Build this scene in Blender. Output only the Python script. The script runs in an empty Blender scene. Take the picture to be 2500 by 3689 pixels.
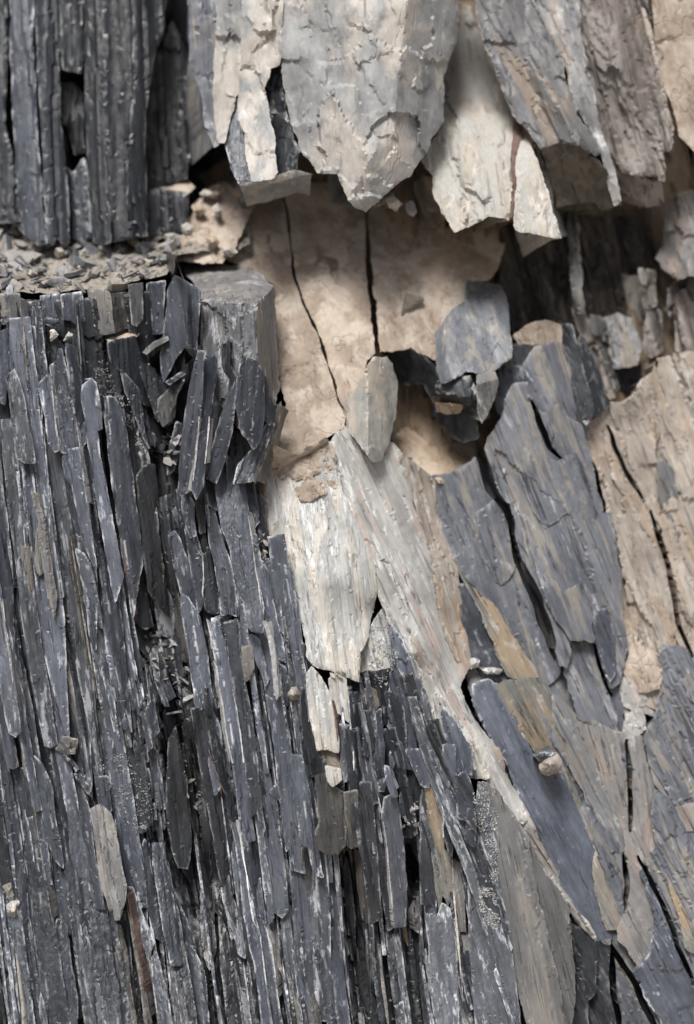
import bpy, math, random
import numpy as np
from mathutils import Matrix, Vector
from mathutils.geometry import delaunay_2d_cdt

# ------------------------------------------------------------------ frame
# The cliff is laid out in a frame whose Y axis is the viewing direction:
# X right, Y into the rock, Z up along the (leaning) face, metres.
S = 0.0005            # metres per photograph pixel on the reference plane
D = 3.5               # camera to reference plane
PITCH = math.radians(12)
CAM_Z = 1.80
CX, CY = 1250.0, 1844.5
FWD = np.array([0, math.cos(PITCH), -math.sin(PITCH)])
UPV = np.array([0, math.sin(PITCH), math.cos(PITCH)])
CAM = np.array([0.0, -D * math.cos(PITCH), CAM_Z])
C0 = CAM + D * FWD

scene = bpy.context.scene
col = scene.collection

# camera
cam_d = bpy.data.cameras.new('camera')
cam = bpy.data.objects.new('camera', cam_d)
col.objects.link(cam)
cam.location = CAM
cam.rotation_euler = (math.pi / 2 - PITCH, 0, 0)
cam_d.sensor_fit = 'VERTICAL'
cam_d.sensor_height = 36
cam_d.sensor_width = 36 * 2500 / 3689
cam_d.lens = 36 / (2 * (CY * S / D))
cam_d.clip_end = 2000
cam_d.clip_start = 0.05
cam_d.dof.use_dof = True
cam_d.dof.focus_distance = D + 0.0
cam_d.dof.aperture_fstop = 0.95
scene.camera = cam

# sky and sun: bright overcast, light from above and behind the camera
SUN_EL, SUN_AZ = math.radians(63), math.radians(-24)   # azimuth from the camera's back towards its left
world = bpy.data.worlds.new('World')
scene.world = world
world.use_nodes = True
wn = world.node_tree
wn.nodes.clear()
sky = wn.nodes.new('ShaderNodeTexSky')
sky.sky_type = 'NISHITA'
sky.sun_disc = False
sky.sun_elevation = SUN_EL
sky.sun_rotation = math.pi + SUN_AZ * -1
sky.air_density = 1.0
sky.dust_density = 4.0
hs = wn.nodes.new('ShaderNodeHueSaturation')
hs.inputs['Saturation'].default_value = 0.6
bg = wn.nodes.new('ShaderNodeBackground')
bg.inputs['Strength'].default_value = 0.05
wo = wn.nodes.new('ShaderNodeOutputWorld')
wn.links.new(sky.outputs[0], hs.inputs['Color'])
wn.links.new(hs.outputs[0], bg.inputs['Color'])
wn.links.new(bg.outputs[0], wo.inputs['Surface'])

sun_d = bpy.data.lights.new('sun', 'SUN')
sun_d.energy = 2.5
sun_d.angle = math.radians(20)
sun_d.color = (1.0, 0.985, 0.96)
sun = bpy.data.objects.new('sun', sun_d)
col.objects.link(sun)
sdir = Vector((math.sin(SUN_AZ) * math.cos(SUN_EL), -math.cos(SUN_AZ) * math.cos(SUN_EL), math.sin(SUN_EL)))
sun.rotation_euler = sdir.to_track_quat('Z', 'Y').to_euler()
sun.location = (-2, -4, 6)

scene.cycles.max_bounces = 4
scene.cycles.diffuse_bounces = 3
scene.cycles.glossy_bounces = 2
vs = scene.view_settings
vs.view_transform = 'Standard'
vs.look = 'None'
vs.exposure = 0.82
vs.gamma = 1.0
vs.use_curve_mapping = False

# ------------------------------------------------------------------ noise
def _hash(ix, iy, iz, seed):
    h = (ix.astype(np.int64) * 374761393 + iy.astype(np.int64) * 668265263 + iz.astype(np.int64) * 2147483647 + seed * 1274126177) & 0xFFFFFFFF
    h = ((h ^ (h >> 13)) * 1274126177) & 0xFFFFFFFF
    h = ((h ^ (h >> 16)) * 2246822519) & 0xFFFFFFFF
    h = h ^ (h >> 15)
    return (h & 0xFFFFFF) / float(0xFFFFFF)

def vnoise(x, y, seed=0, z=None):
    x = np.asarray(x, float); y = np.asarray(y, float)
    ix = np.floor(x); iy = np.floor(y)
    fx = x - ix; fy = y - iy
    fx = fx * fx * (3 - 2 * fx); fy = fy * fy * (3 - 2 * fy)
    iz = np.zeros_like(ix)
    a = _hash(ix, iy, iz, seed); b = _hash(ix + 1, iy, iz, seed)
    c = _hash(ix, iy + 1, iz, seed); d = _hash(ix + 1, iy + 1, iz, seed)
    return (a + (b - a) * fx) * (1 - fy) + (c + (d - c) * fx) * fy      # 0..1

def fbm(x, y, seed=0, octv=4, gain=0.5):
    s = 0; a = 1; t = 0
    for o in range(octv):
        s = s + a * (vnoise(x, y, seed + 17 * o) - 0.5) * 2
        t += a; a *= gain; x = x * 2.03 + 3.1; y = y * 2.03 + 7.7
    return s / t * 1.5      # about -1..1

def facets(x, y, seed=0):
    """broken-rock relief: tilted planar cells, about -1..1."""
    ix = np.floor(x); iy = np.floor(y)
    bd = np.full(np.shape(x), 9e9); h = np.zeros(np.shape(x)); z = np.zeros_like(ix)
    for ox in (-1, 0, 1):
        for oy in (-1, 0, 1):
            cx = ix + ox; cy = iy + oy
            sx = cx + .1 + .8 * _hash(cx, cy, z, seed); sy = cy + .1 + .8 * _hash(cx, cy, z, seed + 1)
            dx = x - sx; dy = y - sy; d = dx * dx + dy * dy
            v = (_hash(cx, cy, z, seed + 2) - .5) * 1.0 + dx * (_hash(cx, cy, z, seed + 3) - .5) * 2.2 + dy * (_hash(cx, cy, z, seed + 4) - .5) * 2.2
            m = d < bd
            bd = np.where(m, d, bd); h = np.where(m, v, h)
    return h

# ------------------------------------------------------------------ frame helpers
def to_world(u, v, d):
    """u,v: metres on the reference plane seen from the camera; d: depth behind it."""
    t = (d + D) / D
    x = u * t; z = v * t
    return C0[None, :] + x[:, None] * np.array([1.0, 0, 0])[None, :] + d[:, None] * FWD[None, :] + z[:, None] * UPV[None, :]

def to_frame(p):
    """world (n,3) -> frame x, y, z."""
    q = p - C0[None, :]
    return q[:, 0], q @ FWD, q @ UPV

def from_frame(x, y, z):
    return C0[None, :] + x[:, None] * np.array([1.0, 0, 0])[None, :] + y[:, None] * FWD[None, :] + z[:, None] * UPV[None, :]

def px_uv(p):
    p = np.asarray(p, float)
    return (p[:, 0] - CX) * S, (CY - p[:, 1]) * S

_T = {1: (0, 0, .79365), 2: (1250, 0, .79365), 3: (0, 900, .79365), 4: (1250, 900, .79365), 5: (0, 1800, .79365),
      6: (1250, 1800, .79365), 7: (0, 2700, .79365), 8: (1250, 2700, .79365),
      11: (0, 1000, .39683), 12: (500, 1500, .39683), 13: (0, 1900, .39683), 14: (900, 2300, .39683),
      15: (0, 2800, .39683), 16: (600, 2700, .39683), 17: (1200, 2700, .39683), 18: (600, 1850, .39683)}
def T(k, *a):
    ox, oy, s = _T[k]
    return [(ox + a[i] * s, oy + a[i + 1] * s) for i in range(0, len(a), 2)]
def TC(k, *a):
    """control points: x, y, depth triples."""
    ox, oy, s = _T[k]
    return [(ox + a[i] * s, oy + a[i + 1] * s, a[i + 2]) for i in range(0, len(a), 3)]

# direction of the cleavage: lean (degrees) of the grain from vertical, + = running down to the right
_G = np.array([(0, 400, 2), (600, 400, 2), (0, 1300, 4), (500, 1300, 4), (0, 1900, 7), (450, 1900, 8), (800, 1700, 6), (850, 2200, 9),
               (0, 2500, 10), (450, 2500, 9), (0, 3300, 7), (500, 3300, 7), (900, 3000, 7), (900, 3500, 8), (1250, 2600, 5), (1250, 3200, 4),
               (1500, 3300, 6), (1500, 2500, 14), (1150, 1900, 8), (1700, 2500, 30), (1800, 2900, 28), (2100, 3400, 28), (2400, 3400, 24),
               (2200, 2500, 24), (1600, 1900, 14), (2000, 1800, 22), (2400, 1800, 22), (1200, 300, 2), (1900, 400, 26), (2300, 300, 14), (1600, 700, 8)], float)
def grain(px, py):
    w = 1 / ((np.asarray(px)[..., None] - _G[:, 0]) ** 2 + (np.asarray(py)[..., None] - _G[:, 1]) ** 2 + 2500.0) ** 1.5
    return np.radians((w * _G[:, 2]).sum(-1) / w.sum(-1))

def rbf(ctrl):
    """linear-kernel interpolant of depth over the picture plane (px)."""
    c = np.asarray(ctrl, float)
    if len(c) == 1:
        return lambda x, y: np.full(np.shape(x), c[0, 2])
    P = c[:, :2] / 1000.0
    n = len(P)
    r = np.linalg.norm(P[:, None] - P[None], axis=2)
    if n < 4:
        A = np.c_[np.ones(n), P]
        k = np.linalg.lstsq(A, c[:, 2], rcond=None)[0]
        return lambda x, y: k[0] + k[1] * np.asarray(x) / 1000 + k[2] * np.asarray(y) / 1000
    A = np.zeros((n + 1, n + 1)); A[:n, :n] = r; A[:n, n] = 1; A[n, :n] = 1
    sol = np.linalg.lstsq(A, np.r_[c[:, 2], 0], rcond=None)[0]
    def f(x, y):
        q = np.stack([np.asarray(x, float) / 1000, np.asarray(y, float) / 1000], -1)
        rr = np.linalg.norm(q[..., None, :] - P, axis=-1)
        return rr @ sol[:n] + sol[n]
    return f

def inside(poly, x, y):
    poly = np.asarray(poly); n = len(poly)
    r = np.zeros(np.shape(x), bool)
    j = n - 1
    for i in range(n):
        xi, yi = poly[i]; xj, yj = poly[j]
        if yi != yj:
            c = ((yi > y) != (yj > y)) & (x < (xj - xi) * (y - yi) / (yj - yi) + xi)
            r ^= c
        j = i
    return r

def edge_dist(poly, x, y):
    poly = np.asarray(poly); best = np.full(np.shape(x), 1e9)
    n = len(poly)
    for i in range(n):
        a = poly[i]; b = poly[(i + 1) % n]
        e = b - a; L = max((e * e).sum(), 1e-9)
        t = np.clip(((x - a[0]) * e[0] + (y - a[1]) * e[1]) / L, 0, 1)
        dd = np.hypot(x - a[0] - t * e[0], y - a[1] - t * e[1])
        best = np.minimum(best, dd)
    return best

def crack_path(hw, pl, seed, step=9, wob=5):
    """resampled, slightly ragged course of an open crack with its half width, pinched at both ends."""
    pl = np.asarray(pl, float); o = []; w = []
    hw = np.full(len(pl), float(hw)) if np.isscalar(hw) else np.asarray(hw, float)
    for i, (a_, b_) in enumerate(zip(pl[:-1], pl[1:])):
        n = max(1, int(np.hypot(*(b_ - a_)) / step))
        for q in range(n):
            o.append(a_ + (b_ - a_) * q / n); w.append(hw[i] + (hw[i + 1] - hw[i]) * q / n)
    o.append(pl[-1]); w.append(hw[-1]); o = np.array(o); w = np.array(w)
    t = np.arange(len(o)) * step
    o[:, 0] += wob * fbm(t / 80, t * 0 + seed, seed, 2)
    w = w * (.75 + .5 * vnoise(t / 50., t * 0 + 3, seed + 5)) * np.clip(np.minimum(t, t[-1] - t) / 70. + .12, 0, 1)
    return np.maximum(w, 1.2), o

def crack_depth(lines, x, y, depth):
    best = np.full(np.shape(x), 1e9)
    for hw, pl in lines:
        lo = pl.min(0) - 60; hi = pl.max(0) + 60
        m = (x > lo[0]) & (x < hi[0]) & (y > lo[1]) & (y < hi[1])
        if not m.any(): continue
        xm = x[m]; ym = y[m]; b = np.full(len(xm), 1e9)
        for k in range(len(pl) - 1):
            a_ = pl[k]; e = pl[k + 1] - a_
            t = np.clip(((xm - a_[0]) * e[0] + (ym - a_[1]) * e[1]) / (e @ e + 1e-9), 0, 1)
            b = np.minimum(b, np.hypot(xm - a_[0] - t * e[0], ym - a_[1] - t * e[1]) - (hw[k] + (hw[k + 1] - hw[k]) * t))
        best[m] = np.minimum(best[m], b)
    return depth * np.clip(1 - best / 3.4, 0, 1), best

# ------------------------------------------------------------------ object helpers
def tag(o, label=None, cat=None, group=None, kind=None):
    if label: o['label'] = label
    if cat: o['category'] = cat
    if group: o['group'] = group
    if kind: o['kind'] = kind
    return o

def link_mesh(name, verts, faces, mat, parent=None, attrs=None, origin=None, sharp=32):
    verts = np.asarray(verts, float)
    if origin is None:
        origin = np.array([verts[:, 0].mean(), verts[:, 1].mean(), verts[:, 2].min()])
    pw = np.array(parent['_loc']) if parent is not None and '_loc' in parent else np.zeros(3)
    me = bpy.data.meshes.new(name)
    me.from_pydata((verts - origin).tolist(), [], faces)
    me.polygons.foreach_set('use_smooth', np.ones(len(me.polygons), bool))
    me.set_sharp_from_angle(angle=math.radians(sharp))
    if attrs:
        for k, a in attrs.items():
            a = np.asarray(a, float)
            if a.ndim == 2:
                at = me.attributes.new(k, 'FLOAT_VECTOR', 'POINT'); at.data.foreach_set('vector', a.ravel())
            else:
                at = me.attributes.new(k, 'FLOAT', 'POINT'); at.data.foreach_set('value', a)
    me.materials.append(mat)
    o = bpy.data.objects.new(name, me)
    col.objects.link(o)
    if parent is not None:
        o.parent = parent
        o.location = origin - pw
    else:
        o.location = origin
    o['_loc'] = [float(v) for v in origin]
    return o

def thing(name, label, cat, at, group=None):
    """an Empty at the base of a thing; at = (px, py, depth)."""
    o = bpy.data.objects.new(name, None)
    o.empty_display_size = 0.05
    col.objects.link(o)
    u, v = px_uv([at[:2]])
    w = to_world(u, v, np.array([at[2]]))[0]
    o.location = w
    o['_loc'] = [float(q) for q in w]
    return tag(o, label, cat, group)

_seed = [100]
def nseed():
    _seed[0] += 7
    return _seed[0]

def resample(poly, step):
    poly = np.asarray(poly, float); out = []; crn = []
    n = len(poly)
    for i in range(n):
        a = poly[i]; b = poly[(i + 1) % n]
        k = max(1, int(round(np.hypot(*(b - a)) / step)))
        for q in range(k):
            out.append(a + (b - a) * q / k); crn.append(1.0 if q == 0 else 0.0)
    return np.array(out), np.array(crn)

def slab(name, poly, ctrl, thick, mat, parent=None, res=11, jag=5, amp=.003, terr=.0, tfreq=6, fa=40, fl=8, bev=14, bevd=.006,
         ang=None, fine=.0005, seed=None, sharp=21, fb=0.0, rib=0.0, ribw=16, segl=260, grow=0.0, planes=None, dfun=None, curv=None, lines=None, taper=.4, fac=0.0, facs=90, fstr=1.6, rib2=0.0, rib2w=46, seg2=1500):
    """a solid piece of rock: traced outline, sculpted front, rough sides, closed back."""
    sd = seed if seed is not None else nseed()
    rng = np.random.default_rng(sd)
    poly = np.asarray(poly, float)
    # orientation: counter-clockwise with v up (clockwise in pixel rows)
    ar = 0.5 * np.sum(poly[:, 0] * np.roll(poly[:, 1], -1) - np.roll(poly[:, 0], -1) * poly[:, 1])
    if ar > 0: poly = poly[::-1]
    out, crn = resample(poly, res)
    nx = np.roll(out, -1, 0) - np.roll(out, 1, 0)
    nx = np.stack([nx[:, 1], -nx[:, 0]], 1); nx /= np.linalg.norm(nx, axis=1)[:, None] + 1e-9
    j = fbm(out[:, 0] / 55, out[:, 1] / 55, sd, 2) * jag + (vnoise(out[:, 0] / 9, out[:, 1] / 9, sd + 3) - .5) * jag * .9
    def _area(q): return abs(np.sum(q[:, 0] * np.roll(q[:, 1], -1) - np.roll(q[:, 0], -1) * q[:, 1]))
    if _area(out + nx) < _area(out): nx = -nx
    out = out + nx * (j * (1 - .6 * crn) + grow)[:, None]
    cx, cy = out.mean(0)
    a0 = grain(cx, cy) if ang is None else math.radians(ang)
    ca, sa = math.cos(a0), math.sin(a0)
    # grain coordinates: l runs down along the grain, a across
    def gc(x, y):
        return (x - cx) * ca - (y - cy) * sa, (x - cx) * sa + (y - cy) * ca
    A, L = gc(out[:, 0], out[:, 1])
    ga = np.arange(A.min(), A.max(), res); gl = np.arange(L.min(), L.max(), res * 1.7)
    GA, GL = np.meshgrid(ga, gl)
    GA = GA + rng.uniform(-.10, .10, GA.shape) * res; GL = GL + rng.uniform(-.35, .35, GL.shape) * res * 1.7
    X = (GA * ca + GL * sa).ravel() + cx; Y = (-GA * sa + GL * ca).ravel() + cy
    m = inside(out, X, Y)
    X = X[m]; Y = Y[m]
    if len(X):
        ed = edge_dist(out, X, Y)
        k = ed > res * .45
        X = X[k]; Y = Y[k]
    if lines:                       # rows of points along each open crack so that its lips stay crisp
        ex_p = []
        for hw, pl in lines:
            pl = np.asarray(pl, float)
            if pl[:, 0].max() < out[:, 0].min() - 40 or pl[:, 0].min() > out[:, 0].max() + 40 or pl[:, 1].max() < out[:, 1].min() - 40 or pl[:, 1].min() > out[:, 1].max() + 40: continue
            tt = np.gradient(pl, axis=0); tt /= np.linalg.norm(tt, axis=1)[:, None] + 1e-9; nn = np.stack([tt[:, 1], -tt[:, 0]], 1)
            if len(X):
                dq = np.hypot(X[:, None] - pl[None, :, 0], Y[:, None] - pl[None, :, 1]); ki = dq.argmin(1); dm = np.abs(dq[np.arange(len(X)), ki] - hw[ki]) > 7
                X = X[dm]; Y = Y[dm]
            for o_ in (-hw - 4.5, -hw + .5, hw - .5, hw + 4.5): ex_p.append(pl + nn * o_[:, None])
        if ex_p:
            ex_p = np.vstack(ex_p)
            m = inside(out, ex_p[:, 0], ex_p[:, 1])
            ex_p = ex_p[m]
            if len(ex_p):
                ex_p = ex_p[edge_dist(out, ex_p[:, 0], ex_p[:, 1]) > 2.0]
            X = np.r_[X, ex_p[:, 0]]; Y = np.r_[Y, ex_p[:, 1]]
    no = len(out)
    pts = np.r_[out, np.stack([X, Y], 1)] if len(X) else out
    uv = np.stack([(pts[:, 0] - CX), (CY - pts[:, 1])], 1)
    r = delaunay_2d_cdt([Vector(p) for p in uv], [(i, (i + 1) % no) for i in range(no)], [], 1, 1e-3)
    V = np.array([(p.x, p.y) for p in r[0]]); F = [list(f) for f in r[2]]
    if not F: return None
    x = V[:, 0] + CX; y = CY - V[:, 1]
    ed = edge_dist(out, x, y)
    if dfun is not None:
        dep = dfun(x, y)
    elif planes:
        dep = np.max([rbf(pl)(x, y) for pl in planes], 0)
    else:
        dep = rbf(ctrl)(x, y)
    a, l = gc(x, y)
    if curv is not None:            # grain bends down the face
        ys = np.linspace(y.min() - 10, y.max() + 10, 120)
        tg = np.tan(grain(np.full(120, float(curv)), ys))
        off = np.r_[0, np.cumsum((tg[1:] + tg[:-1]) * .5 * np.diff(ys))]
        a = x - np.interp(y, ys, off); l = y.copy()
    am, lm = a * S, l * S
    o1, o2 = rng.uniform(0, 50, 2)
    h = amp * fbm(am * fa + o1, lm * fl + o2, sd + 11, 4)
    if fb:
        h = h + fb * fbm(am * 14 + o2, lm * 10 + o1, sd + 13, 3)
    if terr:
        q = fbm(am * fa * .5 + o2, lm * fl * .5 + o1, sd + 19, 2)
        h = h + terr * np.floor(q * tfreq)
    redge = np.zeros(len(x))
    if fac:
        wx = 18 * fbm(x / 70, y / 70, sd + 61, 2); wy = 18 * fbm(x / 70 + 9, y / 70, sd + 62, 2)
        h = h + fac * (facets((a + wx) / facs + o1, (l + wy) / (facs * fstr) + o2, sd + 63) + .22 * facets((a + wy) / (facs * .38) + o2, (l + wx) / (facs * .38 * fstr) + o1, sd + 71))
    if rib2:
        aw = a + rib2w * .9 * fbm(a / (rib2w * 3.1) + o2, l / 1500 + o1, sd + 81, 2) + rib2w * .5 * fbm(l / 700 + o2, a / 700, sd + 83, 2)
        cell = np.floor(aw / rib2w); fr = aw / rib2w - cell; z0 = np.zeros_like(cell)
        hc = _hash(cell, z0, z0, sd + 87)
        seg = np.floor((l + 4000 * hc + fr * rib2w * 3 * (hc - .5) * 2) / (seg2 * (.5 + hc)))
        h1 = _hash(cell, seg, z0, sd + 91); h2 = _hash(cell, seg, z0, sd + 93)
        h = h + rib2 * ((h1 - .5) * 2 + (fr - .5) * np.sign(h2 - .45) * (.6 + 1.6 * h1))
        redge = np.where((fr < .10) & (h1 > .62), .9, 0.0)
    if rib:
        aw = a + ribw * 1.1 * (fbm(a / (ribw * 3.1) + o1, l / 900 + o2, sd + 41, 2)) + ribw * .55 * fbm(l / 420 + o1, a / 400, sd + 43, 2)
        cell = np.floor(aw / ribw); fr = aw / ribw - cell
        z0 = np.zeros_like(cell)
        hc = _hash(cell, z0, z0, sd + 47)
        seg = np.floor((l + 1000 * hc + fr * ribw * 2.5 * (hc - .5) * 2) / (segl * (.6 + hc)))
        h1 = _hash(cell, seg, z0, sd + 51); h2 = _hash(cell, seg, z0, sd + 53)
        h = h + rib * ((h1 - .5) * 2 + (fr - .5) * (h2 - .5) * 3.0)
        redge = np.maximum(redge, np.where((fr < .16) & (h1 > .8), .8, 0.0))
    if lines:
        ck_ = np.clip(crack_depth(lines, x, y, 1.0)[1] / 5, 0, 1); h = h * ck_; redge = redge * ck_
    h = h + fine * (rng.random(len(x)) - .5) * 2
    bv = np.clip(1 - ed / max(bev, 1e-3), 0, 1)
    nb = .35 + .9 * vnoise(x / 30, y / 30, sd + 29)
    dep = dep - h + bevd * bv ** 1.6 * nb
    P = to_world(V[:, 0] * S, V[:, 1] * S, dep)
    # boundary edges
    es = {}
    for t in F:
        for i in range(3):
            es[(t[i], t[(i + 1) % 3])] = 1
    nxt = {}
    for (p, q) in es:
        if (q, p) not in es: nxt.setdefault(p, []).append(q)
    B = sorted(nxt)
    bi = {b: i for i, b in enumerate(B)}
    nb_ = len(B); n0 = len(P)
    fx, fy, fz = to_frame(P[B])
    dirx = np.zeros(nb_); dirz = np.zeros(nb_)
    for p_ in nxt:
        for q_ in nxt[p_]:
            ex_ = V[q_, 0] - V[p_, 0]; ez_ = V[q_, 1] - V[p_, 1]
            for k_ in (bi[p_], bi[q_]):
                dirx[k_] += ez_; dirz[k_] -= ex_
    rr = np.hypot(dirx, dirz) + 1e-6
    wid = max(2 * S * np.sqrt(max(_area(out) * .5, 1)) * .25, .002)
    tp = min(taper * thick, wid)
    rows = []
    bx_ = V[B, 0]; by_ = V[B, 1]
    mids = [(.22, -.0008 - .0022 * vnoise(bx_ / 45, by_ / 45, sd + 5)), (.6, -.001 - .003 * vnoise(bx_ / 60 + 7, by_ / 60, sd + 6))] if thick > .02 else [(.5, np.full(nb_, -.0004))]
    ymax = fy.max()
    for f_, jj in mids + [(1.0, np.full(nb_, -.004 if thick > .02 else -.001))]:
        yb = fy * (1 - f_) + f_ * (fy * .5 + ymax * .5) + thick * f_
        rows.append(from_frame(fx + dirx / rr * (jj - tp * f_), yb, fz + dirz / rr * (jj - tp * f_)))
    P = np.vstack([P] + rows)
    prev = {b: b for b in B}
    for k_ in range(len(rows)):
        cur = {b: n0 + k_ * nb_ + bi[b] for b in B}
        for p in nxt:
            for q in nxt[p]:
                F.append([q, p, prev[p], prev[q]] if False else [prev[q], prev[p], cur[p], cur[q]])
        prev = cur
    # back
    seen = set()
    for s0 in B:
        if s0 in seen or len(nxt[s0]) != 1: continue
        lp = [s0]; seen.add(s0); c = nxt[s0][0]
        ok = True
        while c != s0:
            if c in seen or c not in nxt: ok = False; break
            lp.append(c); seen.add(c); c = nxt[c][0]
        if ok and len(lp) > 2: F.append([prev[b] for b in lp][::-1])
    g = np.stack([am + o1, lm + o2, dep], 1)
    gb = g[B]
    ga_ = [g]
    for k_ in range(len(rows)):
        q = gb.copy(); q[:, 0] += .013 * (k_ + 1); q[:, 2] += thick * (k_ + 1) / len(rows); ga_.append(q)
    rim = np.clip(1 - ed / (res * .9), 0, 1)  # pale rim: fractured-edge colour, also painting side faces as if lit
    rim = np.maximum(rim, redge)
    rim = np.r_[rim, np.full(nb_ * len(rows), .55)]
    return link_mesh(name, P, F, mat, parent, {'grain': np.vstack(ga_), 'rim': rim}, sharp=sharp)
# ------------------------------------------------------------------ materials
def rock(name, dark, light, patch=None, patch_amt=.0, patch_scale=14, white=.0, white_col=(.62, .62, .64), dust=0.0, dust_col=(.27, .255, .235),
         rough=.55, sx=110, sl=14, rim=.3, rim_col=(.45, .45, .46), bump=.35, mott=.5, spec=.4, vein=None, vein_amt=0.0, var=.25, crack=0.0,
         fleck=0.0, fleck_col=(.7, .7, .72), fiss=.75, pel=(1.7, .2)):
    m = bpy.data.materials.new(name); m.use_nodes = True
    nt = m.node_tree; N = nt.nodes; Lk = nt.links; N.clear()
    def nd(t, **k):
        n = N.new(t)
        for a, b in k.items(): setattr(n, a, b)
        return n
    def mth(op, a, b=None, clamp=False):
        n = nd('ShaderNodeMath', operation=op, use_clamp=clamp)
        for i, v in enumerate((a, b)):
            if v is None: continue
            if hasattr(v, 'is_linked') or hasattr(v, 'links'): Lk.new(v, n.inputs[i])
            else: n.inputs[i].default_value = v
        return n.outputs[0]
    def mix(f, a, b, mode='MIX'):
        n = nd('ShaderNodeMix', data_type='RGBA', blend_type=mode)
        for s, v in (('Factor', f), ('A', a), ('B', b)):
            i = [q for q in n.inputs if q.name == s and (q.type == 'VALUE' if s == 'Factor' else q.type == 'RGBA')][0]
            if hasattr(v, 'links'): Lk.new(v, i)
            else: i.default_value = v if s == 'Factor' else (*v, 1)
        return [q for q in n.outputs if q.type == 'RGBA'][0]
    def ramp(v, lo, hi):
        n = nd('ShaderNodeMapRange', clamp=True, interpolation_type='SMOOTHSTEP')
        Lk.new(v, n.inputs[0]); n.inputs[1].default_value = lo; n.inputs[2].default_value = hi
        return n.outputs[0]
    def mapped(vec, sc, loc=(0, 0, 0)):
        n = nd('ShaderNodeMapping'); Lk.new(vec, n.inputs[0]); n.inputs['Scale'].default_value = sc; n.inputs['Location'].default_value = loc
        return n.outputs[0]
    def noise(vec, scale, det=4, rgh=.6, dist=0):
        n = nd('ShaderNodeTexNoise'); Lk.new(vec, n.inputs['Vector']); n.inputs['Scale'].default_value = scale
        n.inputs['Detail'].default_value = det; n.inputs['Roughness'].default_value = rgh; n.inputs['Distortion'].default_value = dist
        return n.outputs['Fac']
    at = nd('ShaderNodeAttribute', attribute_name='grain').outputs['Vector']
    rimv = nd('ShaderNodeAttribute', attribute_name='rim').outputs['Fac']
    oi = nd('ShaderNodeObjectInfo').outputs['Random']
    geo = nd('ShaderNodeNewGeometry')
    streak = noise(mapped(at, (sx, sl, sx * .6)), 1.0, 5, .65)
    fine = noise(mapped(at, (sx * 5, sl * 5, sx * 4)), 1.0, 3, .6)
    blot = noise(mapped(at, (16, 9, 12), (3, 1, 7)), 1.0, 5, .62, .3)
    s = mth('ADD', mth('MULTIPLY', streak, 1 - mott), mth('MULTIPLY', blot, mott))
    c = mix(ramp(s, .33, .68), dark, light)
    if patch:
        pn = noise(mapped(at, (patch_scale * pel[0], patch_scale * pel[1], patch_scale), (11, 5, 2)), 1.0, 6, .65, .3)
        t = .62 - patch_amt * .3
        c = mix(ramp(pn, t - .05, t + .07), c, patch)
    if vein:
        vn = noise(mapped(at, (sx * .9, sl * .35, 20), (31, 15, 2)), 1.0, 5, .7, .6)
        t = .72 - vein_amt * .25
        c = mix(ramp(vn, t - .03, t + .06), c, vein)
    if white:
        w = noise(mapped(at, (sx * .7, sl * 1.3, 40), (5, 21, 9)), 1.0, 7, .74)
        w2 = noise(mapped(at, (9, 6, 9), (2, 2, 2)), 1.0, 3, .5)
        ww = mth('ADD', mth('MULTIPLY', w, .72), mth('MULTIPLY', w2, .28))
        t = .63 - white * .18
        c = mix(mth('MULTIPLY', ramp(ww, t, t + .07), .85), c, white_col)
    if fleck:
        fk = noise(mapped(at, (430, 16, 300), (1, 7, 3)), 1.0, 3, .55)
        c = mix(mth('MULTIPLY', ramp(fk, .70 - fleck * .06, .78 - fleck * .04), .8), c, fleck_col)
    if rim:
        rn = mth('MULTIPLY', rimv, ramp(noise(mapped(at, (60, 22, 60), (9, 9, 1)), 1.0, 4, .6), .46, .62))
        c = mix(mth('MULTIPLY', rn, rim), c, rim_col)
    # brightness varies a little from piece to piece and in fine grain
    vmul = mth('ADD', mth('MULTIPLY', oi, 2 * var), 1 - var)
    vmul = mth('MULTIPLY', vmul, mth('ADD', mth('MULTIPLY', fine, .5), .75))
    cb = nd('ShaderNodeCombineColor')
    for i in range(3): Lk.new(vmul, cb.inputs[i])
    c = mix(1.0, c, cb.outputs[0], 'MULTIPLY')
    if crack:
        vo = nd('ShaderNodeTexVoronoi', feature='DISTANCE_TO_EDGE')
        nv = nd('ShaderNodeTexNoise'); Lk.new(at, nv.inputs['Vector']); nv.inputs['Scale'].default_value = 30
        va = nd('ShaderNodeVectorMath', operation='MULTIPLY_ADD'); Lk.new(nv.outputs['Color'], va.inputs[0]); va.inputs[1].default_value = (.05, .05, .05); Lk.new(at, va.inputs[2])
        Lk.new(mapped(va.outputs[0], (1, .8, .2)), vo.inputs['Vector']); vo.inputs['Scale'].default_value = 17
        msk = ramp(noise(at, 6, 3), .42, .6)
        ck = mth('MULTIPLY', mth('SUBTRACT', 1, ramp(vo.outputs['Distance'], .0, .035)), msk)
    if dust:
        sp = nd('ShaderNodeSeparateXYZ'); Lk.new(geo.outputs['Normal'], sp.inputs[0])
        dn = mth('ADD', sp.outputs['Z'], mth('MULTIPLY', mth('SUBTRACT', noise(at, 45, 5), .5), .9))
        c = mix(mth('MULTIPLY', ramp(dn, .45, .8), dust), c, dust_col)
    if fiss:
        fz = noise(mapped(at, (sx * .55, sl * .16, 30), (17, 3, 5)), 1.0, 3, .55, .25)
        fzl = mth('ABSOLUTE', mth('SUBTRACT', fz, .5))
        fm = mth('MULTIPLY', mth('SUBTRACT', 1, ramp(fzl, .0, .016)), ramp(noise(mapped(at, (20, 8, 20), (4, 4, 8)), 1.0, 2), .44, .56))
        c = mix(mth('MULTIPLY', fm, fiss), c, (.012, .011, .011))
    bs = nd('ShaderNodeBsdfPrincipled')
    Lk.new(c, bs.inputs['Base Color'])
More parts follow.
